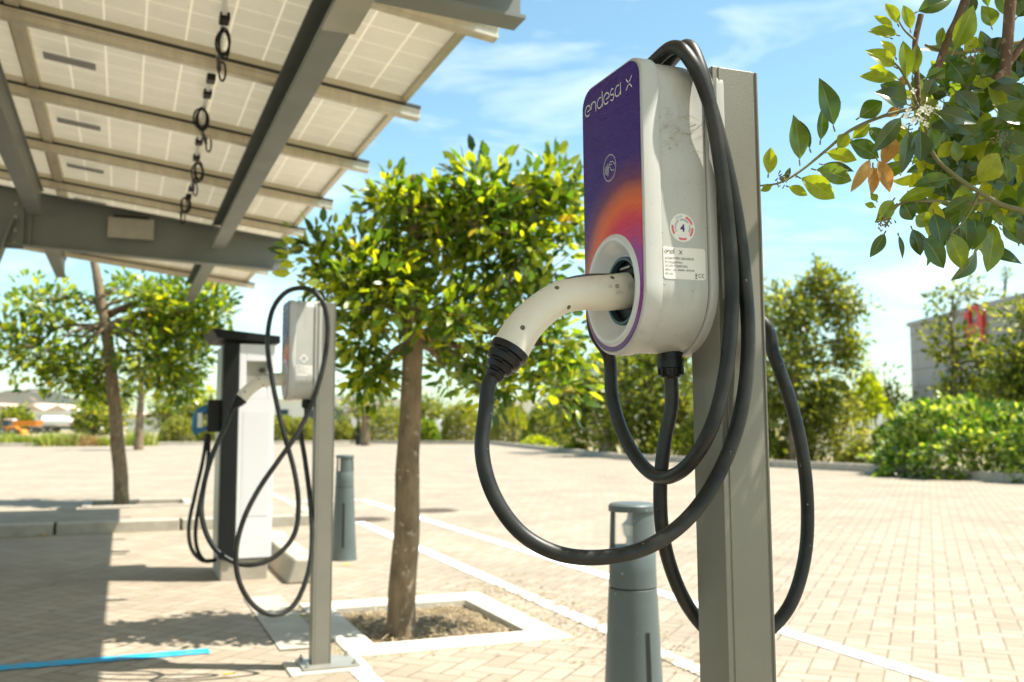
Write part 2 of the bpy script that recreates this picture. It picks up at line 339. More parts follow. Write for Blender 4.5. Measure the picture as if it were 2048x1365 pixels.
class MB:
    """mesh collector: everything added becomes ONE mesh object"""
    def __init__(s): s.v = []; s.f = []; s.mi = []; s.k = 0
    def add(s, vs, fs):
        n = len(s.v); s.v += [tuple(x) for x in vs]; s.f += [tuple(i + n for i in f) for f in fs]; s.mi += [s.k] * len(fs); return s
    def box(s, c, d, R=None):
        x, y, z = d[0] / 2, d[1] / 2, d[2] / 2
        vs = [Vector(q) for q in ((-x, -y, -z), (x, -y, -z), (x, y, -z), (-x, y, -z), (-x, -y, z), (x, -y, z), (x, y, z), (-x, y, z))]
        if R is not None: vs = [R @ q for q in vs]
        vs = [q + Vector(c) for q in vs]
        return s.add(vs, [(3, 2, 1, 0), (4, 5, 6, 7), (0, 1, 5, 4), (1, 2, 6, 5), (2, 3, 7, 6), (3, 0, 4, 7)])
    def bar(s, a, b, w, h, up=(0, 0, 1)):
        a = Vector(a); b = Vector(b); d = (b - a).normalized(); r = d.cross(Vector(up)).normalized(); u = r.cross(d)
        vs = [P + r * sx * w / 2 + u * sz * h / 2 for P in (a, b) for sx, sz in ((-1, -1), (1, -1), (1, 1), (-1, 1))]
        return s.add(vs, [(0, 1, 2, 3), (7, 6, 5, 4), (0, 4, 5, 1), (1, 5, 6, 2), (2, 6, 7, 3), (3, 7, 4, 0)])
    def tube(s, pts, rad, n=12, cap=True):
        pts = [Vector(p) for p in pts]; m = len(pts)
        if not hasattr(rad, '__len__'): rad = [rad] * m
        T = []
        for i in range(m):
            a = pts[max(0, i - 1)]; b = pts[min(m - 1, i + 1)]; T.append((b - a).normalized())
        x = T[0].orthogonal().normalized(); vs = []
        for i in range(m):
            x = (x - T[i] * x.dot(T[i]));
            x = x.normalized() if x.length > 1e-6 else T[i].orthogonal().normalized()
            y = T[i].cross(x)
            for k in range(n):
                an = 2 * math.pi * k / n; vs.append(pts[i] + (x * math.cos(an) + y * math.sin(an)) * rad[i])
        fs = [(i * n + k, i * n + (k + 1) % n, (i + 1) * n + (k + 1) % n, (i + 1) * n + k) for i in range(m - 1) for k in range(n)]
        if cap: fs += [tuple(range(n - 1, -1, -1)), tuple((m - 1) * n + k for k in range(n))]
        return s.add(vs, fs)
    def lathe(s, prof, o, ax, n=32, capped=False, xdir=None):
        """prof: (dist along axis, radius)"""
        o = Vector(o); ax = Vector(ax).normalized(); x = Vector(xdir) if xdir else ax.orthogonal().normalized(); y = ax.cross(x)
        vs = []
        for (d, r) in prof:
            for k in range(n):
                an = 2 * math.pi * k / n; vs.append(o + ax * d + (x * math.cos(an) + y * math.sin(an)) * r)
        m = len(prof)
        fs = [(i * n + k, i * n + (k + 1) % n, (i + 1) * n + (k + 1) % n, (i + 1) * n + k) for i in range(m - 1) for k in range(n)]
        if capped: fs += [tuple(range(n - 1, -1, -1)), tuple((m - 1) * n + k for k in range(n))]
        return s.add(vs, fs)
    def prism(s, outl, o, ex, ey, ez, d, holes=None):
        """outline in (ex,ey) plane extruded d along ez"""
        o = Vector(o); n = len(outl); P = [o + ex * a + ey * b for a, b in outl]; Q = [p + ez * d for p in P]
        return s.add(P + Q, [tuple(range(n - 1, -1, -1)), tuple(range(n, 2 * n))] + [(i, (i + 1) % n, n + (i + 1) % n, n + i) for i in range(n)])
    def build(s, name, mats, parent=None, smooth=None, bevel=0.0, seg=2):
        me = bpy.data.meshes.new(name); me.from_pydata(s.v, [], s.f)
        ms = mats if isinstance(mats, (list, tuple)) else [mats]
        for m in ms: me.materials.append(mt[m] if isinstance(m, str) else m)
        if len(ms) > 1: me.polygons.foreach_set('material_index', s.mi)
        if smooth is not None:
            me.polygons.foreach_set('use_smooth', [True] * len(s.f)); me.set_sharp_from_angle(angle=math.radians(smooth))
        me.update()
        o = bpy.data.objects.new(name, me); S.collection.objects.link(o)
        if parent is not None: o.parent = parent
        if bevel > 0:
            b = o.modifiers.new('bevel', 'BEVEL'); b.width = bevel; b.segments = seg; b.limit_method = 'ANGLE'; b.angle_limit = math.radians(40)
        return o

def text_mesh(body, size, align='LEFT', bold=0.0, spacing=1.0):
    c = bpy.data.curves.new('t', 'FONT'); c.body = body; c.size = size; c.align_x = align; c.fill_mode = 'FRONT'; c.offset = bold
    c.space_character = spacing; c.resolution_u = 3
    o = bpy.data.objects.new('t', c); S.collection.objects.link(o); bpy.context.view_layer.update()
    dg = bpy.context.evaluated_depsgraph_get(); me = bpy.data.meshes.new_from_object(o.evaluated_get(dg))
    vs = [v.co.copy() for v in me.vertices]; fs = [tuple(p.vertices) for p in me.polygons]
    bpy.data.objects.remove(o); bpy.data.curves.remove(c); bpy.data.meshes.remove(me)
    return vs, fs
def put_text(mb, body, size, o, ex, ey, align='LEFT', bold=0.0, sx=1.0, rot=0.0, spacing=1.0):
    vs, fs = text_mesh(body, size, align, bold, spacing); o = Vector(o); ca, sa = math.cos(rot), math.sin(rot)
    mb.add([o + ex * ((v.x * sx) * ca - v.y * sa) + ey * ((v.x * sx) * sa + v.y * ca) for v in vs], fs)
def stroke(mb, pts, wd, o, ex, ey, closed=False):
    """flat ribbon along 2-D points"""
    o = Vector(o); P = [Vector((a, b)) for a, b in pts]; n = len(P); L_ = []; R_ = []
    for i in range(n):
        a = P[(i - 1) % n] if closed else P[max(0, i - 1)]; b = P[(i + 1) % n] if closed else P[min(n - 1, i + 1)]
        d = (b - a).normalized(); nn = Vector((-d.y, d.x)); L_.append(P[i] + nn * wd / 2); R_.append(P[i] - nn * wd / 2)
    vs = [o + ex * p.x + ey * p.y for p in L_ + R_]
    mb.add(vs, [(i, (i + 1) % n, n + (i + 1) % n, n + i) for i in range(n if closed else n - 1)])
def arc(cx, cy, r, a0, a1, n=14, ry=None):
    ry = r if ry is None else ry
    return [(cx + r * math.cos(math.radians(a0 + (a1 - a0) * i / n)), cy + ry * math.sin(math.radians(a0 + (a1 - a0) * i / n))) for i in range(n + 1)]
def catmull(P, n=8):
    P = [Vector(p) for p in P]; Q = [P[0] * 2 - P[1]] + P + [P[-1] * 2 - P[-2]]; out_ = []
    for i in range(1, len(Q) - 2):
        for k in range(n):
            t = k / n; a, b, c, d = Q[i - 1], Q[i], Q[i + 1], Q[i + 2]
            out_.append(0.5 * ((2 * b) + (-a + c) * t + (2 * a - 5 * b + 4 * c - d) * t * t + (-a + 3 * b - 3 * c + d) * t ** 3))
    out_.append(P[-1]); return out_

# ------------------------------------------------------------------ ground, paving, kerbs
def quadsheet(name, pts, z, m, kind='structure', parent=None):
    b = MB(); b.add([(p[0], p[1], z) for p in pts], [tuple(range(len(pts)))]); o = b.build(name, m, parent)
    if kind: o['kind'] = kind
    return o
def wq(p, q): v = W(p, q); return (v.x, v.y)
bm = MB()
bm.add([(-900, -60, -0.06), (900, -60, -0.06), (900, 1500, -0.06), (-900, 1500, -0.06)], [(0, 1, 2, 3)])
tag(bm.build('ground', 'dirt'), kind='structure')
KR = [W(14.6, -14), W(14.6, 12), G(1700, 943), G(1540, 935), G(1240, 920), G(980, 889), G(700, 888), G(0, 894), G(-500, 898)]
P0, P1, Q0, Q1 = 0.97, 2.06, 4.37, 5.75
TP = ((-0.35, 0.75, 11.95, 12.85),)
b = MB()
cells = [(-22, P0, -14, 26), (P1, 14.6, -14, 12), (P0, P1, -14, Q0), (P0, P1, Q1, 12), ]
for a0, a1, c0, c1 in cells:
    vs = [W(a0, c0), W(a1, c0), W(a1, c1), W(a0, c1)]; b.add(vs, [(0, 1, 2, 3)])
far = [W(P0, 12), W(14.6, 12)] + KR[2:] + [W(-22, 26), W(P0, 26)]
b.add(far, [tuple(range(len(far)))])
tag(b.build('paving', 'paver'), kind='structure')
# far kerb and planted strip
def kerb_run(name, pts, wd, z0, z1, m, seglen=1.0):
    b = MB()
    for i in range(len(pts) - 1):
        a, c = pts[i].copy(), pts[i + 1].copy(); a.z = c.z = 0; d = (c - a); Ln = d.length; d.normalize(); n = Vector((d.y, -d.x, 0))
        k = max(1, int(Ln / seglen))
        for j in range(k):
            x0 = a + d * (Ln * j / k + 0.006); x1 = a + d * (Ln * (j + 1) / k - 0.006)
            b.bar(x0 + n * wd / 2 + UP * (z0 + z1) / 2, x1 + n * wd / 2 + UP * (z0 + z1) / 2, wd, z1 - z0)
    return tag(b.build(name, m, bevel=0.01 if seglen < 2 else 0), kind='structure')
kerb_run('far_kerb', KR, 0.18, -0.05, 0.17, 'concrete', 1.0)
# raised island on the left with its kerb
b = MB()
for (x0, x1, y0, y1) in [(-14, TP[0][0], 10.32, 14.2), (TP[0][1], 1.85, 10.32, 14.2), (TP[0][0], TP[0][1], 10.32, TP[0][2]), (TP[0][0], TP[0][1], TP[0][3], 14.2)]:
    b.add([W(x0, y0, 0.105), W(x1, y0, 0.105), W(x1, y1, 0.105), W(x0, y1, 0.105)], [(0, 1, 2, 3)])
tag(b.build('pavement_island', 'paver'), kind='structure')
b = MB(); x = -14.0
while x < 1.85:
    x1 = min(x + 1.12, 1.85); b.bar(W((x + 0.012), 10.24, 0.03), W((x1 - 0.012), 10.24, 0.03), 0.16, 0.16); x += 1.12
y = 10.4
while y < 14.2:
    b.bar(W(1.90, y + .01, 0.03), W(1.90, min(y + 1.0, 14.3) - .01, 0.03), 0.15, 0.16); y += 1.0
tag(b.build('island_kerb', 'concrete', bevel=0.012), kind='structure')
b = MB(); t0 = TP[0]
b.bar(W(t0[0], t0[2], .09), W(t0[1], t0[2], .09), 0.10, 0.07); b.bar(W(t0[0], t0[3], .09), W(t0[1], t0[3], .09), 0.10, 0.07)
b.bar(W(t0[0], t0[2] + .05, .09), W(t0[0], t0[3] - .05, .09), 0.10, 0.07); b.bar(W(t0[1], t0[2] + .05, .09), W(t0[1], t0[3] - .05, .09), 0.10, 0.07)
tag(b.build('tree_pit_border', 'concrete', bevel=.008), kind='structure')
def soil_patch(name, p0, p1, q0, q1, z, seed):
    b = MB(); n = 34; vs = []
    for i in range(n + 1):
        for j in range(n + 1):
            P = W(p0 + (p1 - p0) * i / n, q0 + (q1 - q0) * j / n)
            h = noise.noise(P * 6 + Vector((seed, 0, 0))) * 0.018 + noise.noise(P * 22) * 0.012
            e = min(i, n - i, j, n - j); vs.append(P + UP * (z + h * (0.3 if e == 0 else 1)))
    b.add(vs, [(i * (n + 1) + j, (i + 1) * (n + 1) + j, (i + 1) * (n + 1) + j + 1, i * (n + 1) + j + 1) for i in range(n) for j in range(n)])
    return tag(b.build(name, 'soil', smooth=60), kind='structure')
soil_patch('tree_pit_soil', t0[0], t0[1], t0[2], t0[3], 0.06, 3)
IN = (1.13, 1.90, 4.585, 5.53)
soil_patch('tree_pit_soil', IN[0] - .02, IN[1] + .02, IN[2] - .02, IN[3] + .02, -0.028, 9)
b = MB()
b.bar(W(P0, (Q0 + IN[2]) / 2, -.045), W(P1, (Q0 + IN[2]) / 2, -.045), IN[2] - Q0, 0.11)
b.bar(W(P0, (Q1 + IN[3]) / 2, -.045), W(P1, (Q1 + IN[3]) / 2, -.045), Q1 - IN[3], 0.11)
b.bar(W((P0 + IN[0]) / 2, IN[2] + .004, -.045), W((P0 + IN[0]) / 2, IN[3] - .004, -.045), IN[0] - P0, 0.108)
b.bar(W((P1 + IN[1]) / 2, IN[2] + .004, -.045), W((P1 + IN[1]) / 2, IN[3] - .004, -.045), P1 - IN[1], 0.108)
tag(b.build('tree_pit_border', 'pale_concrete', bevel=.006), kind='structure')
# straw and litter on the soil
random.seed(4); b = MB()
for i in range(900):
    P = W(random.uniform(IN[0] + .02, IN[1] - .02), random.uniform(IN[2] + .02, IN[3] - .02), random.uniform(-0.022, 0.0)); an = random.uniform(0, 6.3); d = Vector((math.cos(an), math.sin(an), random.uniform(-.3, .5))) * random.uniform(.008, .028)
    n = Vector((-math.sin(an), math.cos(an), 0)) * random.uniform(.001, .004); b.add([P - d - n, P + d - n, P + d + n, P - d + n], [(0, 1, 2, 3)])
STRAW = leaf_mat('straw', (0.12, 0.08, 0.04), (0.30, 0.22, 0.12), (0.50, 0.41, 0.26), .15, .8, .2)
tag(b.build('leaf_litter', STRAW), 'dry straw and leaf litter on the soil round the young tree', 'leaf litter', kind='stuff')
rng0 = random.Random(31); b = MB()
for i in range(1500):
    a = random.gauss(0, 1); P = W(2.28 + a * .16 + random.uniform(-.2, .2), random.uniform(3.6, 6.4), random.uniform(.006, .012)) if i % 5 else W(random.uniform(-3, 4), random.uniform(3.3, 10), .008)
    if P0 - .02 < P.dot(DP) < P1 + .02 and Q0 < P.dot(DQ) < Q1: continue
    an = random.uniform(0, 6.3); d = Vector((math.cos(an), math.sin(an), random.uniform(-.1, .3))) * random.uniform(.003, .013); n = Vector((-math.sin(an), math.cos(an), 0)) * random.uniform(.002, .006); b.add([P - d - n, P + d - n, P + d + n, P - d + n], [(0, 1, 2, 3)])
tag(b.build('leaf_crumbs', STRAW), 'brown leaf crumbs scattered over the paving between pit and white lines', 'leaf crumbs', kind='stuff')
b = MB()
for i in range(420):
    side = rng0.random(); P = W(P0 - .03 if side < .25 else (P1 + .03 if side < .5 else rng0.uniform(P0, P1)), rng0.uniform(Q0, Q1) if side < .5 else (Q0 - .03 if side < .75 else Q1 + .03), 0) if i % 2 else W(rng0.uniform(-6, 1.8), 10.14, 0)
    P += Vector((rng0.gauss(0, .015), rng0.gauss(0, .015), 0)); a = rng0.uniform(0, 6.3); h_ = rng0.uniform(.008, .032); e = Vector((math.cos(a) * .4, math.sin(a) * .4, 1)) * h_; n = Vector((-math.sin(a), math.cos(a), 0)) * .002
    b.add([P - n, P + n, P + e], [(0, 1, 2)])
tag(b.build('joint_weeds', 'grassblade'), 'tiny green weeds in the joints along the kerb and the tree pit', 'weeds', kind='stuff')
def line(name, p0, q0, p1, q1, wd, m, z=0.004):
    a = W(p0, q0); c = W(p1, q1); d = (c - a).normalized(); n = Vector((-d.y, d.x, 0)) * wd / 2; b = MB(); k = max(1, int((c - a).length / .5))
    pts = [a + (c - a) * i / k for i in range(k + 1)]
    vs = [x - n + UP * z for x in pts] + [x + n + UP * z for x in pts]
    b.add(vs, [(i, i + 1, k + 2 + i, k + 1 + i) for i in range(k)]); return tag(b.build(name, m), kind='structure')
line('road_marking', 3.10, 13.3, 3.10, -6, 0.105, 'white_line'); line('road_marking', 1.9, 13.35, 3.05, 13.35, 0.10, 'white_line')
line('road_marking', 2.37, 10.4, 2.31, 6.1, 0.105, 'white_line'); line('road_marking', 2.31, 6.1, 2.25, 0.2, 0.10, 'worn_line', .0045)
line('road_marking', 0.40, 4.74, -6, 4.74, 0.10, 'blue_line'); line('road_marking', 0.955, 4.34, 0.985, 2.4, 0.085, 'white_line')
line('road_marking', 1.42, 9.6, 1.22, 6.45, 0.09, 'white_line', .005)
for (a0, a1, c0, c1) in [(.70, .92, 4.62, 6.1)]:
    quadsheet('concrete_strip', [wq(a0, c0), wq(a1, c0), wq(a1, c1), wq(a0, c1)], 0.0062, 'concrete')
for (u, v, r, lab) in [(732, 1040, .27, 'round iron manhole cover between the two white bay lines'), (868, 1022, .30, 'round iron manhole cover just beyond the outer white line')]:
    P = G(u, v); o = thing('manhole_cover', lab, 'manhole cover', (P.x, P.y, 0.0), group='manhole covers in the paving')
    MB().lathe([(0.0, r), (.009, r), (.009, r * .9), (.0055, r * .88)], (0, 0, 0), (0, 0, 1), 36).build('rim', 'iron', o, 30)
    b = MB(); b.lathe([(0, .0001), (0, r * .87)], (0, 0, .006), (0, 0, 1), 36)
    for k in range(-5, 6):
        hw = math.sqrt(max(0, (r * .8) ** 2 - (k * r * .15) ** 2)); b.box((0, k * r * .15, .0075), (2 * hw, r * .05, .003))
    b.build('lid', 'iron', o)
# fallen leaves
def leaf_pts(L_, wd, bend=0.25, fold=0.18, n=6):
    """leaf blade: base at origin, along +x, normal +z"""
    vs = []; fs = []
    for i in range(n + 1):
        t = i / n; wv = wd / 2 * (math.sin(math.pi * min(1, t ** 0.85)) ** 0.75 if 0 < t < 1 else 0.02); x = L_ * t; z = -bend * L_ * t * t
        f = fold * wv
        vs += [Vector((x, wv, z + f)), Vector((x, 0, z)), Vector((x, -wv, z + f))]
    for i in range(n):
        a = 3 * i; fs += [(a, a + 1, a + 4, a + 3), (a + 1, a + 2, a + 5, a + 4)]
    return vs, fs
LY = leaf_mat('fallen_yellow', (0.75, 0.48, 0.02), (0.78, 0.52, 0.03), (0.80, 0.55, 0.05), 0.2, 0.5, .3)
LG = leaf_mat('fallen_green', (0.06, 0.13, 0.03), (0.08, 0.16, 0.03), (0.10, 0.18, 0.04), 0.2, 0.5, .3)
for (u, v, sz, an, m, lab) in [(443, 1357, .06, .3, LY, 'bright yellow fallen leaf on sunlit paving near the blue line'), (92, 1073, .11, 2.6, LY, 'orange yellow fallen leaf at the foot of the left kerb'),
        (320, 1062, .07, 1.0, LY, 'yellow fallen leaf by the sunlit part of the kerb'), (685, 1133, .07, .5, LY, 'small yellow fallen leaf beside the farther bollard'),
        (98, 1173, .05, .4, LG, 'small green leaf lying in the canopy shadow farther from the blue line'), (95, 1228, .055, .2, LG, 'green fallen leaf in the canopy shadow nearer the blue line')]:
    P = G(u, v); vs, fs = leaf_pts(sz, sz * .45, -.06, .3); R = Matrix.Rotation(an, 3, 'Z'); b = MB(); b.add([R @ q + P + UP * .012 for q in vs], fs)
    tag(b.build('fallen_leaf', m, smooth=80), lab, 'leaf', 'fallen leaves on the paving')

# ------------------------------------------------------------------ charging stations
EX, EY, EZ = Vector((1, 0, 0)), Vector((0, 1, 0)), Vector((0, 0, 1))
BQ0, BQ1 = 1.1932 - OQ, 1.3865 - OQ         # right and left edge of the box in local y
BP0 = 0.6767 - OP                            # front plane (local x)
BW = BQ1 - BQ0; BC = (BQ0 + BQ1) / 2; ZT, ZB = 1.567, 1.135
def housing_outline(ins=0.0, rt=0.034, zt=ZT, nb=40):
    """outline in (y, z): round bottom, two rounded top corners; counter-clockwise seen from -x"""
    r = BW / 2 - ins; cz = ZB + BW / 2; pts = []
    for i in range(nb + 1):
        a = math.pi + math.pi * i / nb; pts.append((BC + r * math.cos(a), cz + r * math.sin(a)))
    rt2 = max(.004, rt - ins); zt2 = zt - ins
    for i in range(9):
        a = math.pi / 2 * i / 8; pts.append((BC + r - rt2 + rt2 * math.cos(a), zt2 - rt2 + rt2 * math.sin(a)))
    for i in range(9):
        a = math.pi / 2 + math.pi / 2 * i / 8; pts.append((BC - r + rt2 + rt2 * math.cos(a), zt2 - rt2 + rt2 * math.sin(a)))
    return pts
def face_hole(b, x, ol, R0, m=64):
    n = len(ol); ring = [(RQ + R0 * math.cos(2 * math.pi * k / m), RZ + R0 * math.sin(2 * math.pi * k / m)) for k in range(m)]
    bmm = bmesh.new(); vo = [bmm.verts.new((x, a, c)) for a, c in ol]; vr = [bmm.verts.new((x, a, c)) for a, c in ring]
    es = [bmm.edges.new((vo[i], vo[(i + 1) % n])) for i in range(n)] + [bmm.edges.new((vr[i], vr[(i + 1) % m])) for i in range(m)]
    bmesh.ops.triangle_fill(bmm, use_beauty=True, use_dissolve=False, edges=es, normal=(-1, 0, 0))
    drop = [f for f in bmm.faces if (f.calc_center_median().y - RQ) ** 2 + (f.calc_center_median().z - RZ) ** 2 < (R0 * .96) ** 2]
    if drop: bmesh.ops.delete(bmm, geom=drop, context='FACES_ONLY')
    bmm.verts.index_update(); b.add([v.co.copy() for v in bmm.verts], [tuple(v.index for v in f.verts) for f in bmm.faces]); bmm.free()
def loft(mb, sections, caps=True):
    """sections: list of (x, outline)"""
    n = len(sections[0][1]); vs = [Vector((x, a, b)) for x, o in sections for a, b in o]
    fs = [(i * n + k, i * n + (k + 1) % n, (i + 1) * n + (k + 1) % n, (i + 1) * n + k) for i in range(len(sections) - 1) for k in range(n)]
    if caps: fs += [tuple(range(n - 1, -1, -1)), tuple((len(sections) - 1) * n + k for k in range(n))]
    mb.add(vs, [tuple(reversed(f)) for f in fs])
GLYPH = {
 'e': ([arc(.5, .5, .46, -52, -352, 22) + [(.95, .50), (.62, .46), (.42, .42)]], 1.08),
 'n': ([[(.12, .42), (.12, .98)], [(.12, .62)] + arc(.5, .58, .38, 170, 0, 14) + [(.88, .3), (.88, 0)]], 1.12),
 'd': ([arc(.5, .5, .44, 62, 330, 20), [(.94, 1.38), (.94, 0.0)]], 1.16),
 's': ([arc(.44, .72, .26, 40, 250, 12) + [(.50, .48)] + arc(.44, .27, .27, 70, -150, 12)], .92),
 'a': ([arc(.5, .5, .44, 62, 330, 20), [(.94, 1.04), (.94, 0.0)]], 1.2),
 'l': ([[(.15, 1.38), (.15, .2), (.28, .02)]], .42),
 'x': ([[(0.0, -.05), (.42, .43)], [(.58, .62), (1.0, 1.08)], [(0.0, 1.08), (.42, .60)], [(.58, .43), (1.0, -.05)]], 1.1)}
def word(mb, txt, o, ex, ey, xh, adv, wd):
    x = 0
    for ch in txt:
        if ch == ' ': x += .55 * adv; continue
        gs, a = GLYPH[ch]
        for g in gs: stroke(mb, [(x + px * adv, py * xh) for px, py in g], wd, o, ex, ey)
        x += a * adv
    return x

def make_station(root, cable_world, plug_dir_pts, detail=True, ci=0):
    """root Empty at the base of the post; axes x = away from the front panel, y = left of the panel, z up"""
    inv = (Matrix.Translation(root.location) @ Matrix.Rotation(A, 4, 'Z')).inverted()
    loc = lambda P: inv @ Vector(P)
    # post: a folded profile with shallow grooves along both corners of its side face
    x0, x1 = 0.797 - OP, 0.877 - OP; y0, y1 = 1.1932 - OQ, 1.2690 - OQ
    g = [(x0, y0), (x0 + .0075, y0), (x0 + .0085, y0 + .0022), (x0 + .0105, y0 + .0022), (x0 + .0115, y0), (x0 + .0135, y0 + .0010),
         (x1 - .007, y0 + .0010), (x1 - .006, y0 + .003), (x1 - .004, y0 + .003), (x1 - .003, y0), (x1, y0), (x1, y1), (x0, y1)]
    b = MB(); b.prism(g, (0, 0, .012), EX, EY, EZ, 1.560 - .012); b.build('post', 'post', root, bevel=.0012, seg=2)
    b = MB(); b.box(((x0 + x1) / 2 + .03, (y0 + y1) / 2 + .0, -.012), (.34, .24, .048)); b.build('foundation', 'pale_concrete', root, bevel=.006)
    b = MB(); b.box(((x0 + x1) / 2 + .035, (y0 + y1) / 2 + .005, .018), (.24, .20, .010)); b.build('base_plate', 'steel', root, bevel=.002)
    for sx in (-1, 1):
        for sy in (-1, 1):
            MB().lathe([(0, .011), (.009, .011), (.009, .005), (.02, .005)], ((x0 + x1) / 2 + .035 + sx * .10, (y0 + y1) / 2 + .005 + sy * .08, .023), EZ, 6, True).build('bolt', 'steel', root)
    # housing: bezel, middle body (a few mm lower, where the cable rests) and rear bezel
    b = MB(); xb = BP0
    loft(b, [(xb, housing_outline(.0028)), (xb + .0022, housing_outline(.0006)), (xb + .006, housing_outline(0)), (xb + .0265, housing_outline(0)), (xb + .029, housing_outline(.0012))], False)
    face_hole(b, xb, housing_outline(.0028), .0855)
    loft(b, [(xb + .0285, housing_outline(.0036, zt=ZT - .001)), (xb + .106, housing_outline(.0036, zt=ZT - .001))])
    hs = b.build('housing', 'housing', root, smooth=32)
    b = MB(); loft(b, [(xb + .1075, housing_outline(.0042)), (xb + .109, housing_outline(.0008)), (xb + .111, housing_outline(0)), (xb + .139, housing_outline(0)), (xb + .143, housing_outline(.004))])
    b.build('rear_cover', 'housing', hs, smooth=32)
    b = MB(); loft(b, [(xb + .1058, housing_outline(.0050)), (xb + .1078, housing_outline(.0050))]); b.build('seam', 'seam', hs, smooth=32)
    b = MB(); b.box((xb + .15, BC - .035, 1.30), (.02, .09, .34)); b.build('mounting_bracket', 'steel', hs)
    # printed panel with its hole for the ring
    ol = housing_outline(.0052, rt=.034); n = len(ol); cz = RZ; R0 = .0845
    b = MB(); face_hole(b, xb - .0016, ol, R0)
    vs = [Vector((xb - .0016, a, c)) for a, c in ol] + [Vector((xb + .003, a, c)) for a, c in ol]
    b.add(vs, [(i, n + i, n + (i + 1) % n, (i + 1) % n) for i in range(n)])
    fp = b.build('front_panel', 'panelprint', root)
    # ring bowl and socket
    C0 = Vector((xb, RQ, RZ)); ax = -EX
    b = MB(); b.lathe([(-.006, .0860), (.0012, .0850), (.0042, .0815), (.0050, .0775), (.0040, .0735), (.0005, .0700), (-.0080, .0640), (-.0150, .0580), (-.0180, .0530), (-.0180, .0510)], C0, ax, 64)
    rg = b.build('socket_ring', 'ringwhite', root, smooth=60)
    b = MB(); b.lathe([(-.019, .0525), (-.0145, .0515), (-.0135, .0490), (-.0145, .0465), (-.022, .0455)], C0, ax, 56); b.build('gasket', 'teal', rg, smooth=60)
    b = MB(); b.lathe([(-.020, .0470), (-.0275, .0460), (-.0275, .0001)], C0, ax, 48); b.build('socket', 'hole', rg, smooth=50)
    b = MB(); b.box(C0 + Vector((.024, .004, .036)), (.004, .030, .003)); b.build('latch_pin', 'steel', rg)
    # lettering on the panel
    exf, eyf = -EY, EZ; xo = xb - .0024
    b = MB(); Lb = 1.3865 - OQ
    for ch, xa, ad in (('e', .0160, .0205), ('n', .0365, .0200), ('d', .0578, .0200), ('e', .0800, .0205), ('s', .1004, .0200), ('a', .1172, .0200)):
        for g_ in GLYPH[ch][0]: stroke(b, [(xa + px * ad, py * .0182) for px, py in g_], .0019, (xo, Lb, 1.5198), exf, eyf)
    for g_ in GLYPH['x'][0]: stroke(b, [(.1528 + px * .0180, .0016 + py * .0150) for px, py in g_], .0020, (xo, Lb, 1.5198), exf, eyf)
    b.build('lettering', 'ink_white', fp)
    b = MB(); cc = (xo, 1.2900 - OQ, 1.4190)
    stroke(b, arc(0, 0, .0262, 0, 354, 48), .0014, cc, exf * .76, eyf * .76, True)
    for k, (xx, hh) in enumerate([(-.020, .0055), (-.0155, .0080), (-.0110, .0105), (-.0065, .0132)]):
        stroke(b, [(xx - .0016 + .0030 * math.cos(t * math.pi / 2 / 6 * 1.0) , -.002 + hh * t / 6.0) for t in range(-6, 7)], .0016, cc, exf * .76, eyf * .76)
    hand = [(-.0010, .0075), (.0025, .0115), (.0060, .0120), (.0090, .0100), (.0120, .0108), (.0160, .0085), (.0235, .0005)]
    stroke(b, hand, .0012, cc, exf * .76, eyf * .76)
    stroke(b, [(-.0010, .0075), (.0005, .0045), (.0035, .0060), (.0075, .0055), (.0105, .0045)], .0012, cc, exf * .76, eyf * .76)
    stroke(b, [(.0005, .0045), (-.0010, .0020), (.0008, .0000), (.0045, -.0010), (.0030, -.0035), (.0055, -.0050), (.0085, -.0040), (.0075, -.0070), (.0110, -.0080), (.0135, -.0070), (.0190, -.0085)], .0012, cc, exf * .76, eyf * .76)
    b.build('contactless_symbol', 'ink_white', fp)
    # stickers on the right side face
    ys = BQ0 + .0036 - .0006; exs, eys = EX, EZ
    xl, zl, wl, hl = 0.7085 - OP, 1.2385, .0700, .0460
    b = MB(); r_ = .003; ol2 = [(wl - r_, 0), (wl, r_), (wl, hl - r_), (wl - r_, hl), (r_ * .4, hl), (0, hl - r_ * .4), (0, r_), (r_, 0)]
    b.prism(ol2, (xl, ys, zl), exs, eys, EY, .0008); lb = b.build('rating_label', 'label', hs)
    b = MB(); yo = ys - .00045; word(b, 'enel', (xl + .0022, yo, zl + .0360), exs, eys, .0056, .0044, .0008)
    for g_ in ([(0, 0), (1, 1)], [(0, 1), (1, 0)]): stroke(b, [(.0240 + px * .0048, py * .0056) for px, py in g_], .0009, (xl + .0022, yo, zl + .0360), exs, eys)
    for zt_, tx, sz in ((.0283, 'JUICEBOX PRO CELLULAR EU', .0046), (.0228, 'EV Charging Station', .0044), (.0172, 'SN: 21XC1YT2J00DF 02535', .0040), (.0116, '400Vac - 32A - 50/60Hz - 3P+N+PE', .0041), (.0058, 'IP55 2021', .0042)):
        put_text(b, tx, sz, (xl + .0024, yo, zl + zt_), exs, eys, sx=.80)
    for cx_ in (.0600, .0655): stroke(b, arc(cx_, .0063, .0025, 60, 300, 12), .0007, (xl, yo, zl), exs, eys)
    stroke(b, [(.0632, .0063), (.0650, .0063)], .0006, (xl, yo, zl), exs, eys)
    for g_ in ([(.0522, .0085), (.0548, .0040)], [(.0548, .0085), (.0522, .0040)], [(.0518, .0090), (.0553, .0090)], [(.0525, .0088), (.0528, .0046), (.0542, .0046), (.0546, .0088)]): stroke(b, g_, .0004, (xl, yo, zl), exs, eys)
    stroke(b, [(.0518, .0022), (.0552, .0022)], .0012, (xl, yo, zl), exs, eys)
    b.build('printed_text', 'ink_dark', lb)
    cs = Vector((0.7412 - OP, ys, 1.3135)); r_ = .0208
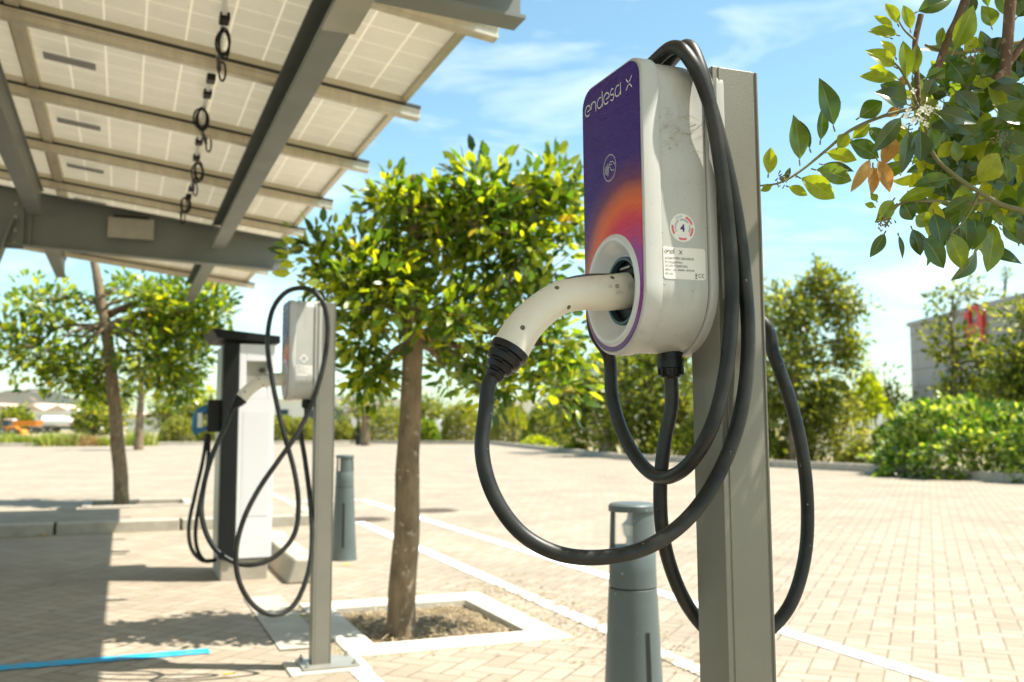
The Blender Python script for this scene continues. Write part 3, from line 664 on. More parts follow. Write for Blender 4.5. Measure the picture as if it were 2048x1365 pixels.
    if detail: disc = arc(0, 0, r_, 0, 352.5, 47)
    else: disc = [(-r_, 0), (0, -r_), (r_, 0), (0, r_)]
    b = MB(); b.prism(disc, cs, exs, eys, EY, .0008); st = b.build('round_sticker' if detail else 'diamond_sticker', 'label', hs)
    if detail:
        oo = (cs.x, yo, cs.z)
        b = MB(); put_text(b, '4', .0150, (cs.x, yo, cs.z - .0055), exs, eys, 'CENTER', .0004); b.build('numeral', 'ink_navy', st)
        b = MB()
        for a0, a1 in ((70, 20), (2, -42), (-68, -112), (-145, -190)):
            stroke(b, arc(0, 0, .0166, a0, a1, 10), .0030, oo, exs, eys)
        b.build('score_bars', 'ink_red', st)
        b = MB(); stroke(b, arc(0, 0, .0166, 130, 90, 10), .0030, oo, exs, eys); b.build('pale_bar', 'ink_pale', st)
        b = MB(); tx = 'CIRCULAR ECONOMY SCORE'
        for i, ch in enumerate(tx):
            a = math.radians(205 - i * 232 / (len(tx) - 1)); rr = .0108
            put_text(b, ch, .0036, (cs.x + rr * math.cos(a), yo, cs.z + rr * math.sin(a)), exs, eys, 'CENTER', rot=a - math.pi / 2)
        b.build('curved_text', 'ink_navy', st)
    else:
        b = MB(); stroke(b, arc(0, 0, .006, 0, 350, 16), .003, (cs.x, yo, cs.z), exs, eys, True); b.build('diamond_print', 'ink_navy', st)
    if detail:
        rc = random.Random(21); b = MB(); yw = BQ0 + .0022
        for i in range(46):
            cx_ = xl + rc.gauss(.018, .016); cz_ = 1.452 + rc.gauss(0, .018); a = rc.gauss(.3, .5); ln = rc.uniform(.008, .045)
            P0_ = Vector((cx_, yw, cz_)); P1_ = Vector((cx_ + math.cos(a) * ln, yw, cz_ + math.sin(a) * ln)); m_ = (P0_ + P1_) / 2 + Vector((0, -.002, rc.uniform(-.003, .003)))
            b.tube(catmull([P0_, m_, P1_], 3), .00016 if i % 6 else .0003, 4)
        for i in range(16):
            P = Vector((xl + rc.gauss(.02, .02), yw - .0008, 1.45 + rc.gauss(0, .03))); d = Vector((rc.gauss(0, 1), 0, rc.gauss(0, 1))).normalized(); b.tube([P, P + d * rc.uniform(.001, .004)], [.0006, .0002], 5)
        b.build('cobweb', 'cobweb', hs)['kind'] = 'stuff'
    # cable gland
    gx, gy = 0.770 - OP, BC - .004
    b = MB(); b.lathe([(.025, .0185), (-.006, .0185), (-.0065, .0205), (-.020, .0205), (-.021, .0180), (-.026, .0175), (-.034, .0150), (-.036, .0118)], (gx, gy, ZB + .002), EZ, 22, False)
    for k in range(11):
        a = 2 * math.pi * k / 11; b.box((gx + .0178 * math.cos(a), gy + .0178 * math.sin(a), ZB - .024), (.004, .004, .010), Matrix.Rotation(a, 3, 'Z'))
    b.build('cable_gland', 'black', root, smooth=40)
    # plug handle: swept along the measured centre line, boot, screws and print
    pts = [loc(P) for P, r, k in plug_dir_pts]; rad = [(r, k) for P, r, k in plug_dir_pts]
    N = 9; cl = catmull(pts, N); rr = []
    for i in range(len(rad) - 1):
        for k in range(N):
            t = k / N; rr.append((rad[i][0] * (1 - t) + rad[i + 1][0] * t, rad[i][1] * (1 - t) + rad[i + 1][1] * t))
    rr.append(rad[-1]); b = MB(); n = 28; vs = []; side = EY
    for i, c in enumerate(cl):
        T = (cl[min(i + 1, len(cl) - 1)] - cl[max(0, i - 1)]).normalized(); up_ = T.cross(side).normalized(); sd = up_.cross(T).normalized()
        if up_.z < 0: up_ = -up_
        for k in range(n):
            a = 2 * math.pi * k / n; ca, sa = math.cos(a), math.sin(a)
            e = .88; fx = math.copysign(abs(ca) ** e, ca); fy = math.copysign(abs(sa) ** e, sa)
            vs.append(c + sd * fx * rr[i][0] + up_ * fy * rr[i][1])
    b.add(vs, [(i * n + k, (i + 1) * n + k, (i + 1) * n + (k + 1) % n, i * n + (k + 1) % n) for i in range(len(cl) - 1) for k in range(n)] + [tuple(range(n)), tuple((len(cl) - 1) * n + k for k in range(n - 1, -1, -1))])
    pl = b.build('plug', 'handle', root, smooth=60)
    # black release strip on top
    b = MB(); k0, k1 = 6, int(N * 2.8)
    st_pts = []
    for i in range(k0, k1):
        T = (cl[i + 1] - cl[i - 1]).normalized(); up_ = T.cross(side).normalized(); up_ = up_ if up_.z > 0 else -up_
        st_pts.append(cl[i] + up_ * (rr[i][1] + .0003))
    n0 = len(st_pts); vs = []
    for i, q in enumerate(st_pts):
        hgt = .0022 * math.sin(math.pi * (i + .3) / (n0)) ; vs += [q + EY * .011 - EZ * .001, q + EZ * hgt, q - EY * .011 - EZ * .001]
    b.add(vs, [(3 * i, 3 * i + 1, 3 * i + 4, 3 * i + 3) for i in range(n0 - 1)] + [(3 * i + 1, 3 * i + 2, 3 * i + 5, 3 * i + 4) for i in range(n0 - 1)])
    b.build('release_strip', 'black', pl, smooth=60)
    def on_handle(i, f):
        T = (cl[i + 1] - cl[i - 1]).normalized(); up_ = T.cross(side).normalized(); up_ = up_ if up_.z > 0 else -up_
        sd = -EY; return cl[i] + up_ * (f * rr[i][1]) + sd * (rr[i][0] * math.sqrt(max(0, 1 - abs(f) ** 2.1))), T, up_
    for fi, f in ((1.0, .70), (3.30, .66), (3.15, -.66), (5.25, .28)):
        P, T, up_ = on_handle(int(fi * N), f); nrm = (up_ * f - EY * math.sqrt(1 - f * f)).normalized()
        b = MB(); b.lathe([(.0002, .0036), (.0008, .0034), (.00085, .0001)], P, nrm, 16)
        b.build('screw_hole', 'screw', pl)
    if detail:
        b = MB(); P, T, up_ = on_handle(int(.55 * N), .12); ex_ = -T; ex_ = ex_ if ex_.x > 0 else -ex_
        o_ = P - EY * .0006 - ex_ * .004
        for k, (tx, dx, dz, sz) in enumerate([('CE', -.026, .0015, .0055), ('G5900032-02-R3A', .006, .0035, .0030), ('32A 480V 3~ 50-60Hz', .006, .0002, .0030), ('IP44  T-25C', .006, -.0031, .0030), ('Type 2', -.0140, -.0055, .0030), ('EN 62196', -.0140, -.0085, .0030)]):
            put_text(b, tx, sz, o_ + ex_ * dx + up_ * dz, ex_, up_, sx=.85)
        stroke(b, arc(-.012, .0025, .0022, 0, 340, 14), .0022, o_, ex_, up_, True)
        b.build('faint_print', 'ink_faint', pl)
    # ribbed boot
    T = (pts[-1] - pts[-2]).normalized(); bo = pts[-1]; re = rad[-1][0]
    prof = [(-.003, re * 1.00), (-.002, re * 1.09), (.008, re * 1.09), (.0095, re * .90), (.0125, re * .88), (.014, re * .99), (.023, re * .90), (.0245, re * .72), (.0275, re * .70), (.029, re * .80), (.036, re * .68), (.037, re * .50), (.040, re * .48), (.0415, re * .56), (.047, re * .50), (.049, .0112)]
    b = MB(); b.lathe(prof, bo, T, 28); yb = T.cross(EY).normalized()
    bt = b.build('plug_boot', 'black', pl, smooth=35)
    b = MB()
    for d_, rr_ in ((.011, .93), (.026, .76), (.0385, .54)):
        for sg in (0, 1):
            a = math.pi * sg + .6; v_ = (EY * math.cos(a) + yb * math.sin(a)); b.box(bo + T * d_ + v_ * re * rr_ * .96, (.012, .006, .0035), Matrix((v_.cross(T), v_, T)).transposed())
    b.build('boot_rib', 'black', bt)
    # the cable itself: boot -> loops -> gland
    start = bo + T * .040
    cw = [start, bo + T * .060] + [loc(P) for P in cable_world] + [Vector((gx, gy, ZB - .075)), Vector((gx, gy, ZB - .02))]
    b = MB(); b.tube(catmull(cw, 14), .0106, 20); b.build('cable', 'cable', root, smooth=80)
    return root

# near station --------------------------------------------------------------
st1 = thing('charging_station', 'large grey wallbox on a metal post in the foreground, purple panel reading endesa x', 'charging station', W(OP, OQ), A, 'car charging stations')
QP = 1.290
plug1 = [(W(.700, QP, 1.2330), .0265, .0275), (onq(1215, 583, QP), .0265, .0275), (onq(1165, 584, QP), .0255, .0255), (onq(1122, 592, QP), .0240, .0245), (onq(1082, 617, QP), .0240, .0250), (onq(1046, 652, QP), .0250, .0262), (onq(1019, 695, QP), .0265, .0275)]
c1 = [onq(969, 815, 1.285), onq(961, 900, 1.27), onq(983, 985, 1.255), onq(1035, 1060, 1.24), onq(1110, 1103, 1.22), onq(1200, 1112, 1.20), onq(1290, 1092, 1.185), onq(1372, 1035, 1.176), onq(1435, 945, 1.178), onq(1478, 830, 1.177), onq(1495, 700, 1.177),
      onq(1490, 560, 1.177), onq(1474, 430, 1.177), onq(1450, 310, 1.178), onq(1420, 200, 1.176), onq(1388, 125, 1.178), onq(1352, 94, 1.205),
      W(.735, 1.27, 1.578), W(.735, 1.35, 1.574), W(.730, 1.398, 1.53), W(.712, 1.403, 1.36), W(.698, 1.403, 1.20), onq(1217, 712, 1.403),
      onq(1222, 790, 1.395), onq(1243, 865, 1.37), onq(1282, 930, 1.32), onq(1325, 954, 1.27), onq(1372, 930, 1.215), onq(1415, 865, 1.18), onq(1443, 780, 1.176), onq(1458, 680, 1.174), onq(1464, 560, 1.174), onq(1456, 440, 1.174), onq(1442, 320, 1.176), onq(1424, 215, 1.176), onq(1404, 135, 1.183), onq(1378, 92, 1.21),
      W(.762, 1.27, 1.580), W(.766, 1.36, 1.575), W(.78, 1.403, 1.52), W(.82, 1.405, 1.40), W(.87, 1.395, 1.25), onq(1518, 640, 1.33), onq(1548, 715, 1.31), onq(1583, 820, 1.295), onq(1605, 930, 1.29), onq(1611, 1040, 1.29), onq(1602, 1130, 1.29), onq(1575, 1210, 1.292), onq(1530, 1262, 1.296),
      onq(1470, 1285, 1.300), onq(1415, 1265, 1.302), onq(1370, 1212, 1.302), onq(1338, 1140, 1.30), onq(1320, 1060, 1.295), onq(1317, 970, 1.29), onq(1327, 880, 1.288)]
make_station(st1, c1, plug1)
lean = Matrix.Translation(st1.location + Vector((.0118, 0, 0))) @ Matrix.Rotation(math.radians(-.55), 4, 'Y') @ Matrix.Rotation(A, 4, 'Z')   # the post stands slightly out of plumb
st1.location = lean.to_translation(); st1.rotation_euler = lean.to_euler()
# far station ---------------------------------------------------------------
DQ2 = 3.02
st2 = thing('charging_station', 'smaller distant grey wallbox on a post standing before the white cabinet', 'charging station', W(OP - .026, OQ + DQ2), A, 'car charging stations')
Q2 = QP + DQ2
plug2 = [(W(.690, Q2, 1.2330), .0265, .0275), (onq(556, 760, Q2), .0265, .0275), (onq(541, 761, Q2), .0255, .0255), (onq(524, 764, Q2), .0245, .0250), (onq(507, 773, Q2), .0245, .0250), (onq(494, 784, Q2), .0255, .0262), (onq(482, 798, Q2), .0265, .0275)]
y2 = DQ2 + 1.17
c2 = [onq(452, 850, y2 + .09), onq(425, 910, y2 + .08), onq(407, 975, y2 + .06), onq(404, 1035, y2 + .04), onq(424, 1090, y2 + .02), onq(462, 1122, y2), onq(505, 1130, y2 - .02), onq(552, 1112, y2 - .03), onq(588, 1070, y2 - .03), onq(597, 1010, y2 - .03), onq(588, 940, y2 - .03), onq(566, 860, y2 - .02), onq(546, 770, y2), onq(535, 690, y2 + .02), onq(542, 630, y2 + .04), onq(560, 596, y2 + .05),
      onq(585, 579, y2 + .04), onq(618, 579, y2 + .0), onq(644, 602, y2 - .04), onq(655, 650, y2 - .04), onq(650, 715, y2 - .04), onq(630, 790, y2 - .05), onq(598, 862, y2 - .05), onq(558, 920, y2 - .06), onq(518, 978, y2 - .06), onq(487, 1040, y2 - .06), onq(472, 1105, y2 - .05), onq(479, 1165, y2 - .04), onq(508, 1212, y2 - .03), onq(548, 1230, y2 - .02), onq(588, 1210, y2 - .01), onq(615, 1150, y2 + .0), onq(624, 1080, y2 + .02), onq(620, 1000, y2 + .05), onq(610, 920, y2 + .08), onq(601, 860, y2 + .10)]
make_station(st2, c2, plug2, detail=False)

# ------------------------------------------------------------------ fast charger cabinet
cab = thing('charger_cabinet', 'tall white charger cabinet with black roof and edge on a concrete plinth', 'charger cabinet', W(.78, 7.05), A)
def lx(p, q, z): return Vector((p - .78, q - 7.05, z))
def bx(mb, p0, p1, q0, q1, z0, z1): mb.box(lx((p0 + p1) / 2, (q0 + q1) / 2, (z0 + z1) / 2), (p1 - p0, q1 - q0, z1 - z0)); return mb
bx(MB(), .63, .935, 6.79, 7.36, -.02, .135).build('plinth', 'concrete', cab, bevel=.008)
bx(MB(), .622, .950, 6.80, 7.34, .135, 1.575).build('body', 'steel', cab, bevel=.006)
bx(MB(), .615, .716, 6.770, 6.90, .145, 1.578).build('edge_panel', 'cab_dark', cab, bevel=.006)
b = MB(); fr = 6.776
bx(b, .720, .955, fr, 6.83, .145, 1.20); bx(b, .720, .765, fr, 6.83, 1.20, 1.575); bx(b, .905, .955, fr, 6.83, 1.20, 1.575); bx(b, .765, .905, fr, 6.83, 1.46, 1.575)
bx(b, .765, .905, fr, 6.83, 1.20, 1.275)
door = b.build('front_panel', 'cab_white', cab, bevel=.003)
bx(MB(), .765, .905, 6.806, 6.815, 1.275, 1.46).build('screen_recess', 'cab_grey', door)
bx(MB(), .775, .895, 6.780, 6.806, 1.275, 1.290).build('recess_shelf', 'cab_white', door)
MB().lathe([(0, .0001), (0, .018), (.01, .018)], lx(.870, 6.800, 1.400), -EY, 24).build('camera_eye', 'black', door)
b = MB()
bx(b, .750, .928, fr - .0015, fr, .42, 1.12)
b.build('vent_field', 'cab_grey', door)
b = MB(); b.add([lx(p, q, z) for p, q, z in [(.572, 6.755, 1.61), (.985, 6.755, 1.583), (.985, 7.45, 1.583), (.572, 7.45, 1.61), (.535, 6.755, 1.675), (.985, 6.755, 1.635), (.985, 7.45, 1.635), (.535, 7.45, 1.675)]],
      [(3, 2, 1, 0), (4, 5, 6, 7), (0, 1, 5, 4), (1, 2, 6, 5), (2, 3, 7, 6), (3, 0, 4, 7)]); b.build('roof', 'cab_dark', cab, bevel=.005)
bx(MB(), .53, .622, 6.87, 7.0, .98, 1.20).build('holster', 'black', cab, bevel=.012)
b = MB(); hq = 6.93
pp = [lx(.545, hq, 1.135), lx(.510, hq, 1.13), lx(.475, hq, 1.10), lx(.458, hq, 1.05), lx(.462, hq, 1.00), lx(.475, hq, .97)]
b.tube(catmull(pp, 5), [.030] * 12 + [.026] * 14, 16); b.bar(lx(.475, hq, .985), lx(.560, hq, 1.02), .045, .028)
gun = b.build('connector', 'blue', cab, smooth=50)
b = MB(); b.bar(lx(.478, hq - .030, 1.10), lx(.492, hq - .030, 1.02), .022, .006, (0, 1, 0)); b.box(lx(.482, hq - .034, 1.06), (.03, .004, .10)); b.build('connector_label', 'label', gun)
cq = 6.9
cc1 = [onq(414, 868, cq), onq(405, 925, cq), onq(390, 990, cq - .02), onq(378, 1050, cq - .04), onq(382, 1095, cq - .05), onq(402, 1120, cq - .05), onq(428, 1122, cq)]
cc2 = [onq(418, 868, cq), onq(415, 930, cq), onq(400, 1000, cq), onq(391, 1060, cq), onq(395, 1100, cq), onq(410, 1122, cq), onq(432, 1120, cq + .03)]
inv = (Matrix.Translation(cab.location) @ Matrix.Rotation(A, 4, 'Z')).inverted()
for cc in (cc1, cc2): MB().tube(catmull([inv @ x for x in cc], 8), .013, 12).build('cable', 'black', cab, smooth=80)

# wheel stop
ws = thing('wheel_stop', 'short concrete wheel stop lying beside the white cabinet', 'wheel stop', W(1.15, 7.45), A)
b = MB(); o5 = [(-.13, 0), (.13, 0), (.10, .15), (-.08, .16)]; b.prism(o5, (0, -.95, 0), EX, EZ, EY, 1.9); b.build('block', 'concrete', ws, bevel=.015)

# ------------------------------------------------------------------ bollards
def bollard(loc, rot, label):
    r = thing('light_bollard', label, 'bollard', loc, rot, 'grey light bollards')
    Rb, Rt, Zs, Hh = .100, .0685, .555, .80
    rad = lambda z: Rb + (Rt - Rb) * min(1, z / .62) ** .9
    b = MB(); zz = [0, .02, .1, .2, .3, .4, .5, Zs - .004]; b.lathe([(z, rad(z) + (.004 if z < .01 else 0)) for z in zz] + [(Zs - .002, rad(Zs) - .003)], (0, 0, 0), EZ, 48, xdir=(1, 0, 0)); b.build('body', 'bollard', r, smooth=40)
    b = MB(); b.lathe([(Zs, rad(Zs) - .003), (Zs + .002, rad(Zs) - .0005), (.60, rad(.60)), (.668, Rt), (.672, Rt - .003), (.672, .0001)], (0, 0, 0), EZ, 48); b.build('collar', 'bollard', r, smooth=40)
    for i, (a0, a1) in enumerate(((-30, 60), (78, 140), (247, 257))):      # head: open on two windows
        b = MB(); k = 10; vs = []
        for j in range(k + 1):
            a = math.radians(a0 + (a1 - a0) * j / k)
            for rr_, z in ((Rt, .670), (Rt - .004, .776), (Rt - .017, .776), (Rt - .015, .670)): vs.append((rr_ * math.cos(a), rr_ * math.sin(a), z))
        b.add(vs, [(4 * j + m_, 4 * j + 4 + m_, 4 * j + 4 + (m_ + 1) % 4, 4 * j + (m_ + 1) % 4) for j in range(k) for m_ in range(4)] + [(3, 2, 1, 0), (4 * k, 4 * k + 1, 4 * k + 2, 4 * k + 3)])
        b.build('head_post', 'bollard', r, smooth=40)
    b = MB(); b.lathe([(.775, .0001), (.775, Rt + .001), (.778, Rt + .002), (.792, Rt + .001), (.797, Rt - .004), (.799, Rt - .012), (.800, .0001)], (0, 0, 0), EZ, 48); b.build('cap', 'bollard', r, smooth=40)
    b = MB(); b.lathe([(.673, .058), (.774, .058)], (0, 0, 0), EZ, 32); g_ = b.build('lamp_glass', 'glass', r, smooth=80)
    b = MB(); b.lathe([(.673, .018), (.70, .018), (.702, .024), (.735, .030), (.75, .016), (.774, .012)], (0, 0, 0), EZ, 20); b.build('lamp', 'tankwhite', r, smooth=40)
    b = MB()
    for z0, z1 in ((.30, .44), ): pass
    prev = None; vs = []
    for z in (.10, .2, .3, .435):
        rr_ = rad(z) + .0008
        for a in (-5.2, 5.2): vs.append((rr_ * math.cos(math.radians(a)), rr_ * math.sin(math.radians(a)), z))
    b.add(vs, [(2 * i, 2 * i + 1, 2 * i + 3, 2 * i + 2) for i in range(3)]); b.build('slot', 'hole', r)
    return r
P = atY(1264, 1010, 2.93); bollard((P.x, P.y, 0), math.radians(-65), 'grey metal bollard light in front, half hidden behind the big charging post')
P = G(687, 1120); bollard((P.x, P.y, 0), math.radians(-84), 'grey metal bollard light farther away, beside the smaller charging post')

# ------------------------------------------------------------------ solar canopy
cn = thing('solar_canopy', 'carport canopy of solar panels on grey steel beams', 'solar canopy', W(-1.2, 8.2), A)
def cl_(p, q, z): return Vector((p + 1.2, q - 8.2, z))
QS = [4.62 + 1.095 * k for k in range(-6, 7)]
RT = Matrix.Rotation(math.atan(TS), 3, 'Y')
plen, pw = 1.77, 1.075
pm_ = MB(); pm_.add([(-plen / 2, -pw / 2, .012), (plen / 2, -pw / 2, .012), (plen / 2, pw / 2, .012), (-plen / 2, pw / 2, .012)], [(3, 2, 1, 0)])

fm = MB()
for sx in (-1, 1): fm.box((sx * (plen / 2 - .014), 0, .0), (.028, pw, .036))
for sy in (-1, 1): fm.box((0, sy * (pw / 2 - .012), .0), (plen - .05, .024, .036))
first = None
for c_ in range(3):
    for i in range(len(QS) - 1):
        pc = PE - .03 - plen / 2 - c_ * (plen + .006); qc = (QS[i] + QS[i + 1]) / 2
        if first is None:
            po = pm_.build('solar_panel', ['panelback', 'cells'], cn); fo = fm.build('panel_frame', 'frame_alu', po); first = (po, fo)
        else:
            po = first[0].copy(); S.collection.objects.link(po); po.parent = cn
            fo = first[1].copy(); S.collection.objects.link(fo); fo.parent = po
        po.location = cl_(pc, qc, pz(pc) + .018); po.rotation_euler = (0, math.atan(TS), 0)
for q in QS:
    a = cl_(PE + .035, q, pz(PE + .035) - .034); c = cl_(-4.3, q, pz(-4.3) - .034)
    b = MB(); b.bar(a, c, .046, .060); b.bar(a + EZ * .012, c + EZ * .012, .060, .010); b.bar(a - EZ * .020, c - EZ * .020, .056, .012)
    b.k = 1; b.bar(a - EY * .027 + EZ * .027, c - EY * .027 + EZ * .027, .012, .018); b.bar(a + EY * .0005 - EZ * .0265, c + EY * .0005 - EZ * .0265, .008, .002)  # dark strip paints shade on the rail's near side; thin groove line below
    b.build('rail', ['alu', 'railshade_groove'], cn)
for c_ in (1, 2):
    p = PE - .03 - c_ * (plen + .006) + .003; b = MB(); b.box(cl_(p, 4.6, pz(p) - .006), (.055, 13.2, .006), RT); b.build('joint_strip', 'alu', cn)
for pc, q0, q1 in ((.665, -2.2, 8.06), (-.66, -2.2, 8.06), (-2.6, -2.2, 8.06), (.665, 8.3, 11.6), (-.66, 8.3, 11.4), (-2.6, 8.3, 11.4)):
    ztop = pz(pc) - .066; hgt = .20; b = MB()
    b.box(cl_(pc, (q0 + q1) / 2, ztop - .004), (.10, q1 - q0, .008)); b.box(cl_(pc + .03, (q0 + q1) / 2, ztop - hgt / 2), (.008, q1 - q0 - .004, hgt - .018)); 
    b.box(cl_(pc, (q0 + q1) / 2, ztop - hgt + .004), (.105, q1 - q0, .008)); b.box(cl_(pc - .049, (q0 + q1) / 2, ztop - hgt + .016), (.006, q1 - q0 - .004, .018))
    b.build('beam', 'beampaint', cn, bevel=.002)
b = MB(); b.box(cl_(.668, 2.25, pz(.665) - .275), (.118, 2.2, .010)); b.build('splice_plate', 'steel', cn, bevel=.002)
def main_beam(q, d0=.25):
    """tapered I beam running in p at depth q"""
    tip, root_ = 1.235, -1.35; zt = lambda p: pz(p) - .070; hb = lambda p: d0 + (tip - p) * .085
    b = MB(); n = 10
    def pl(y0, y1, f0, f1):
        ps = [tip + (root_ - tip) * i / n for i in range(n + 1)]; vs = []
        for p in ps: vs += [cl_(p, q + y0, f0(p)), cl_(p, q + y1, f0(p)), cl_(p, q + y1, f1(p)), cl_(p, q + y0, f1(p))]
        b.add(vs, [(4 * i + m_, 4 * i + 4 + m_, 4 * i + 4 + (m_ + 1) % 4, 4 * i + (m_ + 1) % 4) for i in range(n) for m_ in range(4)] + [(3, 2, 1, 0), (4 * n, 4 * n + 1, 4 * n + 2, 4 * n + 3)])
    pl(-.045, .045, zt, lambda p: zt(p) - .011); pl(-.005, .005, lambda p: zt(p) - .011, lambda p: zt(p) - hb(p)); pl(-.055, .055, lambda p: zt(p) - hb(p), lambda p: zt(p) - hb(p) - .012)
    mb_ = b.build('main_beam', 'beampaint', cn, smooth=20)
    b = MB()
    for p in (-.70, ): b.box(cl_(p, q - .02, zt(p) - .20), (.012, .05, .42)); 
    b.box(cl_(-.95, q - .016, zt(-.95) - .25), (.42, .012, .46)); b.build('joint_plate', 'beampaint', mb_, bevel=.002)
    b = MB()
    for dz in (.12, .22, .32, .42):
        for p in (-.80, -.98): MB().lathe([(0, .014), (.012, .014), (.012, .0001)], cl_(p, q - .022, zt(p) - dz), -EY, 6).build('bolt', 'steel', mb_)
    b = MB(); a = cl_(-.98, q, zt(-.98) - .25); c = cl_(-1.75, q, 0)
    b.bar(a, c, .010, .34, (1, 0, 0)); b.bar(a + EX * .17, c + EX * .17, .18, .014, (1, 0, 0)); b.bar(a - EX * .17, c - EX * .17, .18, .014, (1, 0, 0)); b.build('column', 'beampaint', cn)
    b = MB(); b.box(cl_(-1.75, q, .0), (.6, .4, .03)); b.build('base_plate', 'steel', cn, bevel=.002)
    return mb_
mbf = main_beam(8.15); main_beam(3.03, .135)
b = MB(); P = PQ(onq(262, 458, 8.10)); 
b.box(cl_(P.x, 8.085, P.z), (.34, .014, .165)); b.build('sign_plate', 'steel', mbf, bevel=.012, seg=3)
b = MB(); b.box(cl_(P.x, 8.08, P.z + .088), (.26, .022, .016)); b.build('plate_slot', 'black', mbf)
# cables, clips and the connectors on the panel backs
random.seed(7)
def torus_pts(c, r1, r2, tilt, n=22, turns=1.0):
    out_ = []
    for i in range(int(n * turns) + 1):
        a = 2 * math.pi * i / n; out_.append(c + Vector((math.cos(a) * r1 * math.cos(tilt), math.cos(a) * r1 * math.sin(tilt), -r2 + math.sin(a) * r2)))
    return out_
for k, (uc, vc, ub, vb) in enumerate([(449, 84, 438, 132), (403, 238, 412, 280), (396, 342, 386, 372), (370, 410, 362, 430)]):
    P = PQ(onplane(uc, vc, .07)); b = MB()
    for j in range(3 + (k % 2)):
        c = cl_(P.x + random.uniform(-.008, .010), P.y + random.uniform(-.010, .010), P.z + .055 + random.uniform(-.008, .008))
        b.tube(torus_pts(c, random.uniform(.022, .040), random.uniform(.052, .066), random.uniform(-.5, .6)), .0052, 8)
    Pb = PQ(onplane(ub, vb, .06)); b.tube(catmull([cl_(P.x, P.y, P.z - .055), cl_((P.x + Pb.x) / 2 - .01, (P.y + Pb.y) / 2, (P.z + Pb.z) / 2 - .01), cl_(Pb.x, Pb.y, Pb.z - .02)], 6), .010, 8)
    b.tube(torus_pts(cl_(Pb.x + .015, Pb.y, Pb.z + .02), .016, .045, .3), .005, 8)
    b.build('cable_coil', 'black', cn, smooth=80)
for (u, v) in ((449, 38), (434, 128), (422, 158), (415, 188), (398, 284), (393, 315), (383, 378), (377, 394)):
    P = PQ(onplane(u, v, .01)); b = MB(); b.box(cl_(P.x, P.y, P.z), (.042, .075, .035)); b.build('junction_box', 'black', cn, bevel=.006)
for a_, c_ in (((450, -60), (449, 38)), ((446, 48), (436, 118)), ((422, 160), (415, 186)), ((412, 192), (399, 282)), ((398, 286), (393, 313)), ((392, 318), (384, 376)), ((377, 396), (370, 425))):
    b = MB(); x0, x1 = PQ(onplane(*a_, .004)), PQ(onplane(*c_, .004)); b.bar(cl_(*x0), cl_(*x1), .020, .012); b.build('white_strap', 'tankwhite', cn)
for k in range(4, 11):
    p = -.30; q = QS[k] + .55; b = MB(); b.box(cl_(p, q, pz(p) + .004), (.24, .085, .006), RT); b.build('panel_label', 'label_grey', cn)

# ------------------------------------------------------------------ vegetation
rng = np.random.default_rng(11)
def leaves_mesh(name, base, direc, length, width, mats, parent=None, normal=None, jitter=.9, oval=True):
    """many blades as one mesh: base (n,3), direc (n,3)"""
    n = len(base); d = direc / np.linalg.norm(direc, axis=1)[:, None]
    rn = rng.normal(size=(n, 3)) * jitter + (np.array([0, 0, 1.0]) if normal is None else normal)
    s_ = np.cross(d, rn); s_ /= np.linalg.norm(s_, axis=1)[:, None] + 1e-9; nn = np.cross(s_, d)
    Lg = length[:, None]; Wd = width[:, None] / 2
    if oval:
        P = [base, base + d * Lg * .32 + s_ * Wd + nn * Lg * .03, base + d * Lg * .32 - s_ * Wd + nn * Lg * .03, base + d * Lg * .72 + s_ * Wd * .80 - nn * Lg * .02, base + d * Lg * .72 - s_ * Wd * .80 - nn * Lg * .02, base + d * Lg - nn * Lg * .12]
        V = np.stack(P, 1).reshape(-1, 3); off = (np.arange(n) * 6)[:, None]
        loops = np.concatenate([off + np.array([0, 1, 2]), off + np.array([1, 3, 4, 2]), off + np.array([3, 5, 4])], 1).reshape(-1)
        tot = np.tile([3, 4, 3], n)
    else:
        P = [base - s_ * Wd, base + s_ * Wd, base + d * Lg * .6 + s_ * Wd * .7 + nn * Lg * .05, base + d * Lg * .6 - s_ * Wd * .7 + nn * Lg * .05, base + d * Lg]
        V = np.stack(P, 1).reshape(-1, 3); off = (np.arange(n) * 5)[:, None]
        loops = np.concatenate([off + np.array([0, 1, 2, 3]), off + np.array([3, 2, 4])], 1).reshape(-1); tot = np.tile([4, 3], n)
    me = bpy.data.meshes.new(name); me.vertices.add(len(V)); me.vertices.foreach_set('co', V.reshape(-1).astype(np.float32))
    me.loops.add(len(loops)); me.loops.foreach_set('vertex_index', loops.astype(np.int32)); me.polygons.add(len(tot))
    st = np.concatenate([[0], np.cumsum(tot)[:-1]]); me.polygons.foreach_set('loop_start', st.astype(np.int32)); me.polygons.foreach_set('use_smooth', np.ones(len(tot), bool))
    me.update(calc_edges=True); me.validate(); me.materials.append(mt[mats] if isinstance(mats, str) else mats)
    o = bpy.data.objects.new(name, me); S.collection.objects.link(o)
    if parent is not None: o.parent = parent
    return o
def unit(n):
    v = rng.normal(size=(n, 3)); return v / np.linalg.norm(v, axis=1)[:, None]
